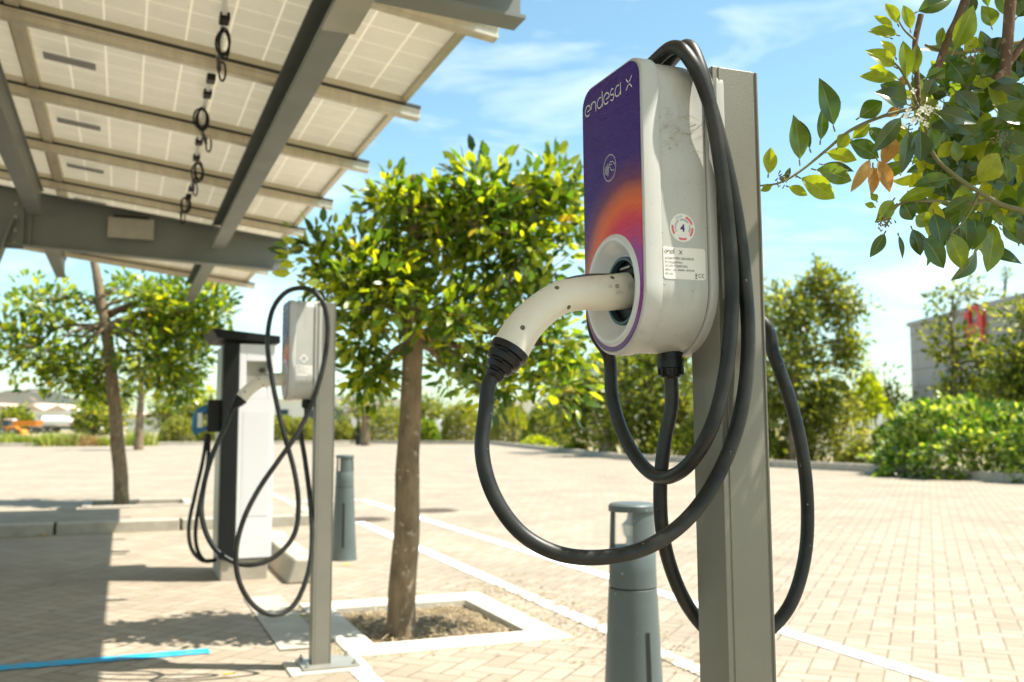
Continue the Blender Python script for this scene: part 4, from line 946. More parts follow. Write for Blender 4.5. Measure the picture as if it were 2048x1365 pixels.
def tree(name, label, cat, base, trunk, blobs, ncl, per, ll, leafm, group=None, clr=.16, shell=.55, limbs=9, barkm='bark', extra=None, twig_r=.006, droop=0.0, trunk_n=14):
    """trunk: list of (x,y,z,r) relative to base; blobs: (cx,cy,cz,rx,ry,rz,weight)"""
    root = thing(name, label, cat, base, 0, group)
    tp = catmull([Vector(t[:3]) for t in trunk], 8); tr = []
    for i in range(len(trunk) - 1):
        for k in range(8): t = k / 8; tr.append(trunk[i][3] * (1 - t) + trunk[i + 1][3] * t)
    tr.append(trunk[-1][3]); tp2 = []
    for i, p in enumerate(tp): tp2.append(p + Vector((noise.noise(p * 3 + Vector((7, 0, 0))), noise.noise(p * 3), 0)) * tr[i] * .16)
    b = MB(); b.tube(tp2, [r * (1 + .10 * noise.noise(Vector((0, 0, tp[i].z * 6)))) for i, r in enumerate(tr)], trunk_n)
    b.build('trunk', barkm, root, smooth=80)
    wts = np.array([bb[6] for bb in blobs], float); wts /= wts.sum(); ch = rng.choice(len(blobs), ncl, p=wts)
    B = np.array([bb[:6] for bb in blobs], float); u = unit(ncl); rad = (1 - shell * rng.random(ncl) ** 1.6)
    C = B[ch, :3] + u * rad[:, None] * B[ch, 3:]
    # limbs towards groups of clusters
    k = min(limbs, ncl); cen = C[rng.choice(ncl, k, replace=False)]
    b = MB(); zmin = trunk[len(trunk) // 2][2]; ztop = trunk[-1][2]
    lp = []
    for c in cen:
        t = min(1, max(.15, (c[2] - zmin) / max(.1, (ztop - zmin)) * .7)); idx = int((.45 + .55 * t * .9) * (len(tp) - 1)); a = tp2[idx]
        cv = Vector(c) * .78 + a * .22; mid = a * .5 + cv * .5 + Vector((rng.normal() * .08, rng.normal() * .08, .10)) * (cv - a).length
        path = catmull([a, mid, cv], 6); r0 = max(twig_r * 1.5, tr[idx] * .42); b.tube(path, [r0 * (1 - .78 * i / (len(path) - 1)) for i in range(len(path))], 8); lp.append(path)
    LPs = np.array([list(p) for path in lp for p in path[4:]])
    for c in C:
        d_ = np.linalg.norm(LPs - c, axis=1); a = Vector(LPs[d_.argmin()]); cv = Vector(c); m_ = a * .5 + cv * .5 + Vector((rng.normal(), rng.normal(), rng.normal() + .3)) * .08 * (cv - a).length
        b.tube([a, m_, cv], [twig_r, twig_r * .7, twig_r * .4], 5)
    b.build('branches', barkm, root, smooth=80)
    base_ = np.repeat(C, per, 0) + np.clip(rng.normal(size=(ncl * per, 3)), -1.5, 1.5) * clr * .42
    out_ = (base_ - np.repeat(C, per, 0)); cm = B[ch, :3]; outw = np.repeat(C - cm, per, 0) * .5
    dr = out_ / (np.linalg.norm(out_, axis=1)[:, None] + 1e-6) * .8 + outw / (np.linalg.norm(outw, axis=1)[:, None] + 1e-6) * .45 + unit(ncl * per) * .45 + np.array([0, 0, .12 - droop])
    ln = ll * rng.uniform(.45, 1.2, ncl * per)
    leaves_mesh('crown', base_, dr, ln, ln * rng.uniform(.36, .5, ncl * per), leafm, root)
    return root
def rel(P, base): return (P.x - base.x, P.y - base.y, P.z)
# young tree in the pit
B0 = W(1.34, 4.87); Y0 = B0.y
def T0(u, v, r, dy=0): q = atY(u, v, Y0 + dy); return (q.x - B0.x, q.y - B0.y, q.z, r)
def Bl(u, v, du, dv, w_, dy=0, Yb=None, bb=None, depth=1.0):
    Yb = Yb or Y0; bb = bb or B0; q = atY(u, v, Yb + dy); k = Yb / F_PX; return (q.x - bb.x, q.y - bb.y, q.z, du * k, (du * .8 + dv * .2) * k * depth, dv * k, w_)
tree('young_tree', 'young broadleaf tree with a dense round crown growing in the square pit', 'tree', B0,
     [(0.0, 0, -.06, .084), T0(804, 1215, .073), T0(812, 1050, .066), T0(820, 850, .058), T0(826, 700, .053), T0(826, 610, .048), T0(826, 500, .034), T0(828, 420, .024), T0(826, 350, .014)],
     [Bl(960, 430, 110, 75, 2.0, .0), Bl(850, 450, 85, 80, 1.3, .1), Bl(730, 530, 95, 58, 1.5, -.1), Bl(880, 540, 150, 90, 2.2, .1), Bl(1060, 460, 105, 95, 1.8, 0), Bl(1060, 610, 120, 95, 1.9, .1), Bl(950, 365, 90, 30, .5), Bl(735, 650, 72, 95, 1.9, 0), Bl(735, 745, 50, 35, .6, .05), Bl(650, 520, 70, 45, .7, 0), Bl(955, 680, 100, 70, 1.3), Bl(1090, 700, 90, 60, 1.0, .15), Bl(640, 555, 60, 40, .5), Bl(1140, 420, 50, 45, .5), Bl(1010, 765, 80, 32, .8), Bl(900, 740, 50, 40, .6, .2), Bl(1110, 770, 60, 30, .5, .2), Bl(1110, 360, 40, 40, .4), Bl(780, 400, 45, 45, .5), Bl(880, 620, 90, 40, 1.0, -.25), Bl(760, 590, 80, 40, .8, -.2)],
     400, 18, .086, 'leaf', clr=.135, limbs=26, shell=.9, twig_r=.0045)
# left tree on the island
B1 = W(.03, 12.35); Y1 = B1.y
def T1(u, v, r, dy=0): q = atY(u, v, Y1 + dy); return (q.x - B1.x, q.y - B1.y, q.z, r)
def Bm(u, v, du, dv, w_, dy=0): return Bl(u, v, du, dv, w_, dy, Y1, B1)
tree('young_tree', 'umbrella shaped tree with bare inner twigs on the raised island at left', 'tree', B1,
     [(0, 0, .0, .11), T1(243, 990, .085), T1(235, 880, .078), T1(222, 750, .072), T1(212, 660, .062), T1(202, 600, .060), T1(193, 550, .050), T1(184, 505, .040), T1(176, 470, .02)],
     [Bm(70, 610, 70, 45, 1.2), Bm(60, 700, 70, 50, 1.6), Bm(160, 740, 90, 45, 1.5, .2), Bm(350, 620, 80, 60, 2.0), Bm(330, 700, 90, 60, 2.2), Bm(420, 620, 55, 45, 1.2), Bm(260, 575, 80, 25, .35, .3), Bm(150, 640, 60, 50, .6, .2), Bm(350, 770, 45, 30, .6), Bm(250, 680, 90, 60, .35, .4), Bm(195, 780, 50, 18, .5, .2)],
     330, 20, .115, 'leaf', clr=.22, limbs=34, shell=.8, twig_r=.007)
# small tree behind it and the pollard in the middle distance
B2 = atY(278, 872, 40); B2.z = 0
def tn(bb, Y): return lambda u, v, r, dy=0: ((lambda q: (q.x - bb.x, q.y - bb.y, q.z, r))(atY(u, v, Y + dy)))
f2 = tn(B2, 40)
tree('background_tree', 'thin forked tree standing behind the umbrella shaped one', 'tree', B2, [(0, 0, 0, .20), f2(279, 850, .16), f2(280, 820, .14), f2(283, 790, .12), f2(280, 750, .08), f2(276, 725, .05)],
     [Bl(270, 735, 50, 28, 1, 0, 40, B2), Bl(310, 745, 30, 25, .7, 0, 40, B2), Bl(250, 790, 14, 12, .2, 0, 40, B2)], 40, 12, .32, 'leaffar', clr=.5, limbs=8, twig_r=.03)
B3 = atY(731, 872, 48); B3.z = 0; f3 = tn(B3, 48)
tree('background_tree', 'stubby pollarded tree by the tall lamp post', 'tree', B3, [(0, 0, 0, .24), f3(731, 850, .20), f3(730, 825, .18), f3(728, 805, .14), f3(726, 790, .09)],
     [Bl(700, 815, 28, 25, 1, 0, 48, B3), Bl(765, 795, 26, 22, 1, 0, 48, B3), Bl(730, 790, 30, 12, .7, 0, 48, B3)], 34, 10, .34, 'leaffar', clr=.5, limbs=8, twig_r=.04)

# far trees: each its own object
def big_tree(label, u, vb, Y, blobs, ncl, per, ll, leafm='leaffar', trunk_top=None, tr=.16, name='garden_tree', group='trees beyond the kerb', z0=0.0, **k):
    bb = atY(u, vb, Y); bb.z = 0; fz = tn(bb, Y); vt = trunk_top or (vb - 150); tb = (0, 0, z0, tr * 1.15)
    tree(name, label, 'tree', bb, [tb, fz(u, vb - (vb - vt) * .25, tr), fz(u + 4, vb - (vb - vt) * .55, tr * .8), fz(u - 3, vb - (vb - vt) * .8, tr * .55), fz(u + 2, vt, tr * .3)],
         [Bl(a, c, d_, e, w_, dy, Y, bb, .8) for a, c, d_, e, w_, dy in blobs], ncl, per, ll, leafm, group, **k)
big_tree('dense green tree directly left of the grey post base, beyond the kerb', 1205, 900, 36, [(1200, 800, 80, 70, 2, 0), (1240, 720, 60, 55, 1, 0), (1150, 780, 55, 40, 1, 0), (1200, 860, 70, 30, .8, 0)], 190, 34, .26, 'leaffar', 700, .14, clr=.75, limbs=12, twig_r=.03, shell=.9)
big_tree('tall leafy tree seen behind the hanging cable loops, beyond the kerb', 1300, 905, 32, [(1300, 780, 95, 90, 2, 0), (1330, 690, 70, 50, 1.2, 0), (1260, 850, 70, 40, 1, 0), (1360, 840, 60, 50, 1, 0)], 210, 34, .24, 'leaffar', 670, .13, clr=.7, limbs=12, twig_r=.03, shell=.9)
big_tree('tall pale green tree just right of the big charging post', 1585, 930, 25, [(1585, 640, 70, 80, 1.8, 0), (1660, 600, 55, 60, 1.3, 0), (1580, 750, 90, 85, 2.2, 0), (1690, 700, 45, 60, .9, 0), (1540, 820, 60, 70, 1.2, .3), (1640, 560, 30, 30, .4, 0), (1700, 610, 40, 30, .35, 0), (1640, 820, 70, 60, 1.2, .4)], 360, 26, .17, 'leaffar', 600, .10, clr=.34, limbs=22, twig_r=.016, shell=.9)
big_tree('darker slender tree behind the pale one right of the post', 1480, 925, 29, [(1470, 740, 100, 90, 2, 0), (1500, 640, 60, 50, 1, 0), (1500, 850, 80, 50, 1, 0)], 200, 32, .2, 'leaffar', 640, .10, clr=.6, limbs=12, twig_r=.02, shell=.9)
big_tree('loose spreading tree in front of the grey building, left one', 1905, 900, 24, [(1895, 690, 50, 45, 1.0, 0), (1925, 590, 60, 35, .8, 0), (1960, 720, 55, 50, 1.2, 0), (1870, 610, 25, 20, .3, 0), (1900, 780, 60, 30, .8, 0), (1960, 790, 60, 40, 1.0, 0)], 130, 18, .18, 'leaffar', 590, .09, clr=.34, limbs=22, twig_r=.016, shell=.9)
big_tree('loose spreading tree in front of the grey building, at the right picture edge', 2050, 900, 22, [(2040, 730, 60, 45, 1.2, 0), (2055, 640, 50, 30, .5, 0), (2040, 790, 70, 50, 1.4, 0), (2130, 700, 70, 80, 1.4, 0)], 180, 24, .18, 'leaffar', 600, .09, clr=.42, limbs=16, twig_r=.016, shell=.85)
big_tree('small blurred tree top rising far behind the grey building', 2012, 860, 90, [(2012, 548, 9, 14, 1, 0)], 8, 12, .3, 'leaffar', 545, .10, clr=.4, limbs=4, twig_r=.05, shell=.9)
for i, (u, vb, Y, w_, h_, lab) in enumerate([(190, 862, 95, 32, 26, 'round green tree between the white tanker and the umbrella tree'), (215, 858, 105, 38, 34, 'green tree just left of the umbrella tree trunk, far away'), (395, 862, 110, 30, 36, 'rounded green tree left of the white cabinet, far away'), (30, 858, 120, 18, 14, 'small green tree above the orange truck'),
        (345, 856, 130, 40, 28, 'hazy green tree behind the low pale house'), (850, 866, 80, 34, 38, 'dark green tree right of the young tree trunk, beyond the bushes'),
        (1770, 868, 60, 60, 60, 'mid green tree in the gap left of the grey building'), (1700, 868, 75, 60, 50, 'distant green tree seen over the white fence')]):
    big_tree(lab, u, vb, Y, [(u, vb - h_ * 1.15, w_, h_, 2, 0), (u - w_ * .5, vb - h_ * .9, w_ * .6, h_ * .6, 1, 0), (u + w_ * .55, vb - h_ * .85, w_ * .6, h_ * .6, 1, 0)], 55, 18, Y * .0062, 'leaffar', vb - h_ * 1.2, Y * .0025, name='background_tree', clr=Y * .016, limbs=6, twig_r=.05, shell=.95)

# shrubs
SUPER = 1.0
def shrub_mesh(seed, rx, rz, n, ll, leafm, flat=.25):
    u = unit(n); u[:, 2] = np.abs(u[:, 2]) * 1.0 - flat * .4; rad = np.where(rng.random(n) < .85, rng.uniform(.90, 1.02, n), rng.uniform(.5, .92, n))
    bumps = np.array([noise.noise(Vector(x) * 2.3 + Vector((seed * 5.1, 0, 0))) for x in u]) * .16 + np.array([noise.noise(Vector(x) * 6 + Vector((seed * 5.1, 9, 0))) for x in u]) * .09
    us = np.sign(u) * np.abs(u) ** SUPER; us = us if SUPER < 1 else u; P = us * (rad * (1 + bumps * (2.3 if SUPER < 1 else 1)))[:, None] * np.array([rx, rx * .9, rz]) * (.93 if SUPER < 1 else 1); P[:, 2] += rz * flat * .4; P[:, 2] = np.maximum(P[:, 2], .03)
    ln = ll * rng.uniform(.6, 1.3, n); return P, u + unit(n) * .7 + np.array([0, 0, .3]), ln
def lm_small(m): return m in ('leafolive', 'leafhedge', 'leaffar')
def shrub(label, u, vb, w_, h_, Y=None, leafm='leafolive', n=1500, k=.0052, name='round_shrub', cat='shrub', group='rounded shrubs along the far kerb', stems=True):
    if name == 'round_shrub' and lm_small(leafm) and n == 1500: n, k = 6500, .0028
    g_ = G(u, vb) if Y is None else atY(u, vb, Y); g_.z = 0; Yy = g_.y; s_ = Yy / F_PX
    r = thing(name, label, cat, g_, 0, group); rx = w_ / 2 * s_; rz = h_ * s_
    P, d_, ln = shrub_mesh(u * .37, rx, rz, n, Yy * k, leafm); leaves_mesh('foliage', P, d_, ln, ln * .5, leafm, r)
    if stems:
        b = MB()
        for i in range(7):
            a = rng.uniform(0, 6.3); e = Vector((math.cos(a) * rx * .5, math.sin(a) * rx * .5, rz * .7)); b.tube([Vector((math.cos(a), math.sin(a), 0)) * .06, e * .5 + Vector((0, 0, .05)), e], [.03, .022, .01], 6)
        b.build('stems', 'bark', r, smooth=80)
    return r
for (u, vb, w_, h_, lm, lab) in [(362, 887, 84, 50, 'leafolive', 'round olive green bush left of the white cabinet'), (415, 887, 40, 40, 'leafolive', 'small olive bush just behind the blue charging connector'), (562, 888, 84, 54, 'leafolive', 'olive bush between the white cabinet and the smaller charging post'), (605, 888, 70, 48, 'leafolive', 'bush directly behind the smaller charging post'),
        (682, 887, 50, 44, 'leafolive', 'small round bush right of the smaller charging post'), (724, 887, 34, 36, 'leafolive', 'little round bush at the foot of the tall lamp post'), (782, 887, 112, 70, 'leafolive', 'big rounded olive bush left of the young tree trunk'), (852, 887, 50, 44, 'leafhedge', 'low yellow green bush right of the young tree trunk'),
        (928, 886, 92, 74, 'leafolive', 'large pale bush left of the big drooping cable'), (1022, 888, 88, 72, 'leafolive', 'bush inside the big drooping cable loop, left one'), (1092, 893, 96, 76, 'leaffar', 'darker bush inside the big drooping cable loop, right one')]:
    shrub(lab, u, vb, w_, h_, None, lm)
for (u, vb, w_, h_, lab) in [(1075, 896, 60, 18, 'low bright green plant at the kerb inside the cable loop'), (1150, 906, 40, 16, 'small bright green plant at the kerb near the bare stems'), (1560, 925, 50, 30, 'low green plant at the kerb just right of the post')]:
    shrub(lab, u, vb, w_, h_, None, 'leafyoung', 350, .005, 'kerb_plant', 'plant', 'low plants along the far kerb', False)
SUPER = .9
shrub('large glossy green bush with many pale blossoms at the right edge', 1960, 950, 400, 150, 19.8, 'leafhedge', 9500, .0072, 'flowering_bush', 'bush', None); SUPER = 1.0
SUPER = .9; P, d_, ln = shrub_mesh(1960 * .37, 200 * 19.8 / F_PX * 1.01, 150 * 19.8 / F_PX * 1.02, 2200, .05, None); SUPER = 1.0
fb = [o for o in S.objects if o.name.startswith('flowering_bush')][0]
b = MB()
for x in P:
    c = Vector(x)
    for k in range(5):
        a = 1.256 * k + x[0] * 40; e = Vector((math.cos(a), math.sin(a), .3)) * .055; f_ = Vector((-math.sin(a), math.cos(a), 0)) * .022; b.add([c, c + e * .6 + f_, c + e, c + e * .6 - f_], [(0, 1, 2, 3)])
b.build('blossoms', 'petal', fb)
shrub('lush shrub at the far right beyond the flowering bush', 2120, 955, 200, 170, 17.5, 'leafhedge', 3500, .0056, 'round_shrub', 'shrub', None)
# dark understorey and palm-like plants by the fence
for (u, vb, w_, h_, lm, lab) in [(1510, 930, 110, 80, 'leaffar', 'dark low shrub under the trees right of the post'), (1620, 930, 110, 130, 'leaffar', 'tall dark shrub under the pale tree'), (1410, 920, 90, 90, 'leaffar', 'dark shrub mostly behind the grey post'), (1330, 915, 100, 60, 'leaffar', 'dark shrub below the tall tree behind the cable loops'), (1720, 935, 60, 45, 'leafolive', 'small light shrub left of the flowering bush'), (1790, 935, 90, 90, 'leafhedge', 'green shrub at the left end of the flowering bush')]:
    shrub(lab, u, vb, w_, h_, None, lm, 1500, .0052, 'garden_shrub', 'shrub', 'shrubs beyond the right kerb')
for (u, vb, w_, h_, lm, lab) in [(1672, 930, 130, 165, 'leafolive', 'tall pale leaved shrub right of the hanging cable, before the white fence'), (1742, 905, 80, 150, 'leafyoung', 'yellow green tall shrub between the white fence and the grey building')]:
    shrub(lab, u, vb, w_, h_, None, lm, 1500, .0062, 'garden_shrub', 'shrub', 'shrubs beyond the right kerb')
# grasses along the left kerb
for (u, vb, w_, h_, lm, lab) in [(20, 893, 70, 30, 'grassblade', 'leftmost bright green grass tuft at the far kerb'), (50, 893, 30, 22, 'grassblade', 'small green grass tuft beside the leftmost one'), (100, 893, 60, 30, 'grassblade', 'bright green grass tuft below the white tanker'), (145, 893, 66, 32, 'leafolive', 'pale grey green tuft below the orange cab'), (180, 893, 44, 24, 'brownblade', 'reddish brown dry grass tuft left of the umbrella tree trunk'),
        (207, 893, 24, 20, 'grassblade', 'small green tuft touching the umbrella tree trunk from the left'), (278, 892, 60, 34, 'grassblade', 'bright green grass tuft right of the umbrella tree trunk'), (72, 893, 34, 20, 'leafolive', 'faded tuft between two green ones at the far kerb'), (-40, 893, 60, 28, 'grassblade', 'green tuft just beyond the left picture edge')]:
    g_ = G(u, vb); s_ = g_.y / F_PX; r = thing('grass_tuft', lab, 'grass tuft', g_, 0, 'grass tufts along the far kerb'); n = 420
    bs = np.stack([rng.normal(size=n) * w_ * .24 * s_, rng.normal(size=n) * w_ * .2 * s_, np.zeros(n)], 1); ds = np.stack([rng.normal(size=n) * .35, rng.normal(size=n) * .35, np.ones(n)], 1)
    leaves_mesh('blades', bs, ds, h_ * s_ * rng.uniform(.5, 1.15, n), np.full(n, .045), lm, r, oval=False)
# bare pale stems by the cable
g_ = G(1215, 912); r = thing('bare_shrub', 'bundle of bare light brown stems rising from the kerb', 'shrub', g_); b = MB()
for i in range(12):
    a = atY(1215 + rng.uniform(-14, 20), 912, g_.y) - g_; a.z = 0; e = atY(1195 + rng.uniform(-25, 35), 815 + rng.uniform(-10, 40), g_.y + rng.uniform(-.5, .5)) - g_
    b.tube(catmull([a, a * .5 + e * .5 + Vector((rng.normal() * .06, 0, 0)), e], 4), [.05, .05, .045, .04, .035, .03, .025, .02, .015], 7)
b.build('stems', plain('pale_bark', (0.50, 0.38, 0.24), (0.38, 0.28, 0.17), 5, .9), r, smooth=80)

# ------------------------------------------------------------------ foreground holly-like branch of a tree at the right
BT = Vector((1.75, 1.85, 0))
ft = thing('foreground_tree', 'tree whose leafy branches hang into the top right corner close to the camera', 'tree', BT)
def fl(P): return P - BT
def blade(mb, base, tip, wpx, Y, face=None, bend=.10, petiole=True, n=8):
    """leaf between two photo points at depth Y; face = normal tilt"""
    a = atY(*base, Y[0]); c = atY(*tip, Y[1]); ax_ = c - a; Lg = ax_.length; d = ax_.normalized()
    nm = Vector((0, -1, 0)) if face is None else Vector(face); s_ = d.cross(nm).normalized(); nn = s_.cross(d).normalized(); wd = wpx / F_PX * (Y[0] + Y[1]) / 2 / 2
    vs = []; fs = []; pet = .12 if petiole else 0.0
    for i in range(n + 1):
        t = i / n; wv = wd * 1.03 * (math.sin(math.pi * t ** .95) ** .82 * (1 - .12 * t) if 0 < t < 1 else (.03)); x = pet + (1 - pet) * t; off = (math.sin(math.pi * x) * bend - .10 * math.sin(base[0] * 3.1) * x * x) * Lg
        tw = (t - .3) * (.9 * math.sin(base[0] * 1.7 + base[1])); s2 = s_ * math.cos(tw) + nn * math.sin(tw); n2 = nn * math.cos(tw) - s_ * math.sin(tw)
        c0 = a + ax_ * x + nn * off; f_ = .30 * wv; wav = .05 * wv * math.sin(9 * t + base[0])
        vs += [c0 + s2 * wv + n2 * (f_ + wav), c0 + s2 * wv * .55 + n2 * f_ * .40, c0 + s2 * wv * .07, c0 - n2 * wv * .03, c0 - s2 * wv * .07, c0 - s2 * wv * .55 + n2 * f_ * .40, c0 - s2 * wv + n2 * (f_ - wav)]
    for i in range(n):
        for k in range(6): fs.append((7 * i + k, 7 * i + k + 1, 7 * i + 8 + k, 7 * i + 7 + k))
    mb.add([fl(v) for v in vs], fs)
    if petiole: TW.append(([fl(a), fl(a + ax_ * pet)], .0011))
TW = []
def near_leaves():
    cats = {'leafnear': MB(), 'leafyoung': MB(), 'leafdark': MB(), 'leafdry': MB()}; Yd = 1.32
    def Lf(k, bx_, by_, tx, ty, w_, dy=0.0, face=None, bend=.08, tilt=.0): blade(cats[k], (bx_, by_), (tx, ty), w_, (Yd + dy, Yd + dy + tilt), face, bend)
    N_, Yg, D_, B_ = 'leafnear', 'leafyoung', 'leafdark', 'leafdry'
    # left twig
    for a in [(Yg, 1536, 356, 1540, 297, 30, 0), (Yg, 1546, 370, 1520, 383, 16, 0), (N_, 1600, 332, 1588, 228, 44, 0), (D_, 1622, 306, 1596, 236, 22, .01), (N_, 1670, 264, 1637, 158, 48, 0), (N_, 1640, 290, 1646, 215, 26, .01), (Yg, 1592, 352, 1670, 397, 46, 0), (N_, 1622, 338, 1706, 360, 42, 0),
              (D_, 1638, 328, 1710, 342, 20, .01), (Yg, 1672, 300, 1696, 268, 30, 0), (N_, 1712, 240, 1762, 205, 40, 0), (Yg, 1645, 304, 1712, 322, 34, .02), (N_, 1690, 280, 1755, 318, 40, .02), (Yg, 1572, 372, 1614, 392, 22, 0), (Yg, 1700, 282, 1738, 250, 26, .01), (D_, 1566, 366, 1580, 336, 12, .0), (N_, 1732, 250, 1775, 300, 34, .02)]: Lf(*a)
    # upper light sprays
    for a in [(Yg, 1806, 160, 1720, 152, 30, 0), (Yg, 1796, 138, 1732, 100, 38, 0), (Yg, 1794, 120, 1763, 80, 22, 0), (Yg, 1812, 168, 1806, 82, 34, 0), (Yg, 1824, 160, 1832, 88, 26, .01), (Yg, 1800, 72, 1742, 58, 26, 0), (Yg, 1790, 62, 1750, 30, 18, 0), (Yg, 1798, 54, 1772, 6, 27, 0), (Yg, 1822, 66, 1806, 12, 28, 0), (Yg, 1786, 78, 1736, 62, 14, .01),
              (Yg, 1776, 142, 1740, 136, 20, .02), (N_, 1825, 28, 1908, -6, 44, .02), (N_, 1838, 20, 1890, 10, 30, .03), (Yg, 1903, 112, 1944, 14, 48, 0), (Yg, 1925, 108, 1952, 76, 30, .01), (N_, 1872, 98, 1884, 56, 20, .02), (Yg, 1832, 188, 1776, 198, 26, .0)]: Lf(*a)
    # dark rosette round the flowers
    for a in [(D_, 1822, 212, 1748, 186, 46, -.02), (D_, 1820, 200, 1760, 170, 40, -.01), (D_, 1808, 228, 1744, 306, 36, -.03), (D_, 1818, 252, 1802, 348, 32, -.03), (D_, 1840, 256, 1838, 326, 46, -.03), (D_, 1862, 222, 1950, 250, 40, -.03), (D_, 1866, 226, 1944, 272, 34, -.01), (D_, 1850, 196, 1866, 158, 36, -.01), (N_, 1846, 160, 1886, 140, 22, -.02), (D_, 1905, 175, 1956, 240, 46, .02),
              (D_, 1960, 82, 2010, 118, 54, .03), (D_, 1962, 150, 2040, 160, 34, .02), (N_, 1895, 120, 1930, 168, 50, .04), (N_, 1955, 165, 1995, 105, 44, .04), (N_, 1984, 210, 2060, 250, 60, .04), (D_, 1955, 180, 2040, 200, 60, .06), (N_, 1860, 250, 1870, 300, 32, .0)]: Lf(*a)
    # dried leaves
    for a in [(B_, 1744, 312, 1702, 384, 25, -.01), (B_, 1746, 326, 1742, 392, 27, 0), (B_, 1752, 314, 1781, 384, 33, -.01), (B_, 1790, 266, 1768, 330, 36, .02), (B_, 1802, 216, 1772, 234, 22, .02), (B_, 1798, 180, 1812, 150, 20, .02)]: Lf(*a)
    # right middle and lower sprays
    for a in [(Yg, 1870, 320, 1905, 285, 30, .02), (N_, 1908, 355, 1828, 372, 36, 0), (Yg, 1880, 372, 1796, 404, 30, .01), (N_, 1940, 394, 1890, 425, 30, 0), (Yg, 1950, 372, 2000, 306, 56, 0), (N_, 1950, 380, 1905, 400, 40, .03), (N_, 1968, 360, 2014, 366, 40, .02), (N_, 1915, 330, 1905, 282, 32, .02), (N_, 1885, 300, 1890, 262, 24, .03), (N_, 1790, 396, 1752, 445, 34, 0), (Yg, 1755, 405, 1742, 388, 16, 0), (Yg, 1752, 415, 1730, 408, 14, 0), (N_, 1800, 400, 1826, 440, 42, .02),
              (N_, 1828, 430, 1856, 452, 40, .02), (N_, 1772, 462, 1742, 514, 26, -.01), (D_, 1796, 466, 1806, 518, 12, 0), (D_, 1822, 452, 1840, 512, 34, 0), (N_, 1842, 468, 1884, 538, 42, -.01), (N_, 1866, 418, 1880, 502, 48, .01), (N_, 1890, 456, 1926, 540, 46, .01), (D_, 1900, 440, 1928, 512, 30, .03), (N_, 1988, 450, 1970, 546, 46, -.02), (N_, 1928, 420, 1934, 512, 36, .03), (N_, 1950, 430, 1946, 500, 44, .04),
              (Yg, 1996, 430, 2030, 466, 26, .02), (N_, 2000, 446, 2038, 490, 36, .04), (D_, 2040, 420, 2052, 495, 40, .02), (N_, 1985, 260, 2060, 310, 50, .05), (N_, 1975, 275, 2040, 300, 40, .07), (N_, 1935, 290, 2010, 240, 44, .07), (N_, 1940, 230, 1990, 190, 44, .08), (N_, 2010, 330, 2060, 300, 42, .05), (N_, 1890, 210, 1935, 196, 30, .06), (D_, 1990, 140, 2060, 130, 44, .07),
              (N_, 2030, 170, 2060, 90, 40, .07), (N_, 1985, 60, 1965, 10, 44, .08), (N_, 2030, 40, 2060, 0, 36, .05), (D_, 1940, 340, 1992, 330, 34, .08), (N_, 1850, 330, 1862, 388, 34, .05), (N_, 1990, 390, 1965, 436, 36, .03)]: Lf(*a)
    # filler behind, scattered sprays (also shade the stickered side)
    rr_ = random.Random(5)
    for i in range(250):
        cu, cv, su, sv = rr_.choice([(1960, 150, 65, 70), (1985, 260, 60, 60), (1940, 410, 75, 45), (2000, 430, 60, 45), (1880, 350, 60, 40), (1905, 210, 50, 50), (1985, 330, 60, 45), (1850, 280, 50, 45), (1900, 300, 60, 60), (2010, 200, 50, 60), (2120, 100, 90, 120), (2110, 330, 60, 110), (2160, 220, 90, 150)])
        u, v = rr_.gauss(cu, su * .7), rr_.gauss(cv, sv * .7); a = rr_.uniform(0, 6.28); Lp = rr_.uniform(60, 98)
        k = rr_.choice([N_, N_, N_, D_, Yg]); dy = rr_.uniform(.03, .30); f_ = (rr_.uniform(-.8, .8), -1, rr_.uniform(-.9, .9))
        blade(cats[k], (u, v), (u + math.cos(a) * Lp, v + math.sin(a) * Lp), rr_.uniform(26, 46), (Yd + dy, Yd + dy + rr_.uniform(-.03, .03)), f_, rr_.uniform(.03, .14))
    rs = random.Random(8); crown = MB()      # crown above and to the right of the frame; its shade mottles the near post
    for i in range(620):
        z = rs.uniform(1.78, 2.55); x = rs.uniform(.62, 1.9); y = rs.uniform(1.12, 1.95); x0 = x - .525 * (z - 1.0)
        if (z - H) < .47 * y and x < .56 * y: continue
        if x0 < .16 or (x0 < .34 and rs.random() < .80): continue
        if noise.noise(Vector((x * 4, y * 4, z * 4))) < -.18: continue
        a = rs.uniform(0, 6.28); d = Vector((math.cos(a), math.sin(a), rs.uniform(-.7, .3))).normalized() * rs.uniform(.06, .095); vs, fs = leaf_pts(d.length, d.length * .46, .1, .3, 6)
        R = d.to_track_quat('X', 'Z').to_matrix(); crown.add([fl(R @ q + Vector((x, y, z))) for q in vs], fs)
    cb = MB(); top = Vector((0, 0, 2.2))
    for i in range(46):
        P = fl(Vector((rs.uniform(.75, 1.85), rs.uniform(1.15, 1.9), rs.uniform(1.85, 2.5)))); m_ = top * .5 + P * .5 + Vector((rs.gauss(0, .05), rs.gauss(0, .05), .08)); cb.tube(catmull([top * rs.uniform(.75, 1), m_, P], 5), [.012 - .0010 * k for k in range(11)], 6)
    cb.build('crown_twigs', 'bark', ft, smooth=80)
    crown.build('crown', 'leafnear', ft, smooth=85)
    names = {'leafnear': 'leaves', 'leafyoung': 'young_leaves', 'leafdark': 'dark_leaves', 'leafdry': 'dried_leaves'}
    for k, mb in cats.items():
        o = mb.build(names[k], k, ft, smooth=85)
        at = o.data.attributes.new('rib', 'FLOAT', 'POINT'); nv = len(o.data.vertices); at.data.foreach_set('value', np.where(np.arange(nv) % 7 == 3, 1.0, 0.0).astype(np.float32))
    return Yd
Yd = near_leaves()
b = MB()
bb_ = MB()
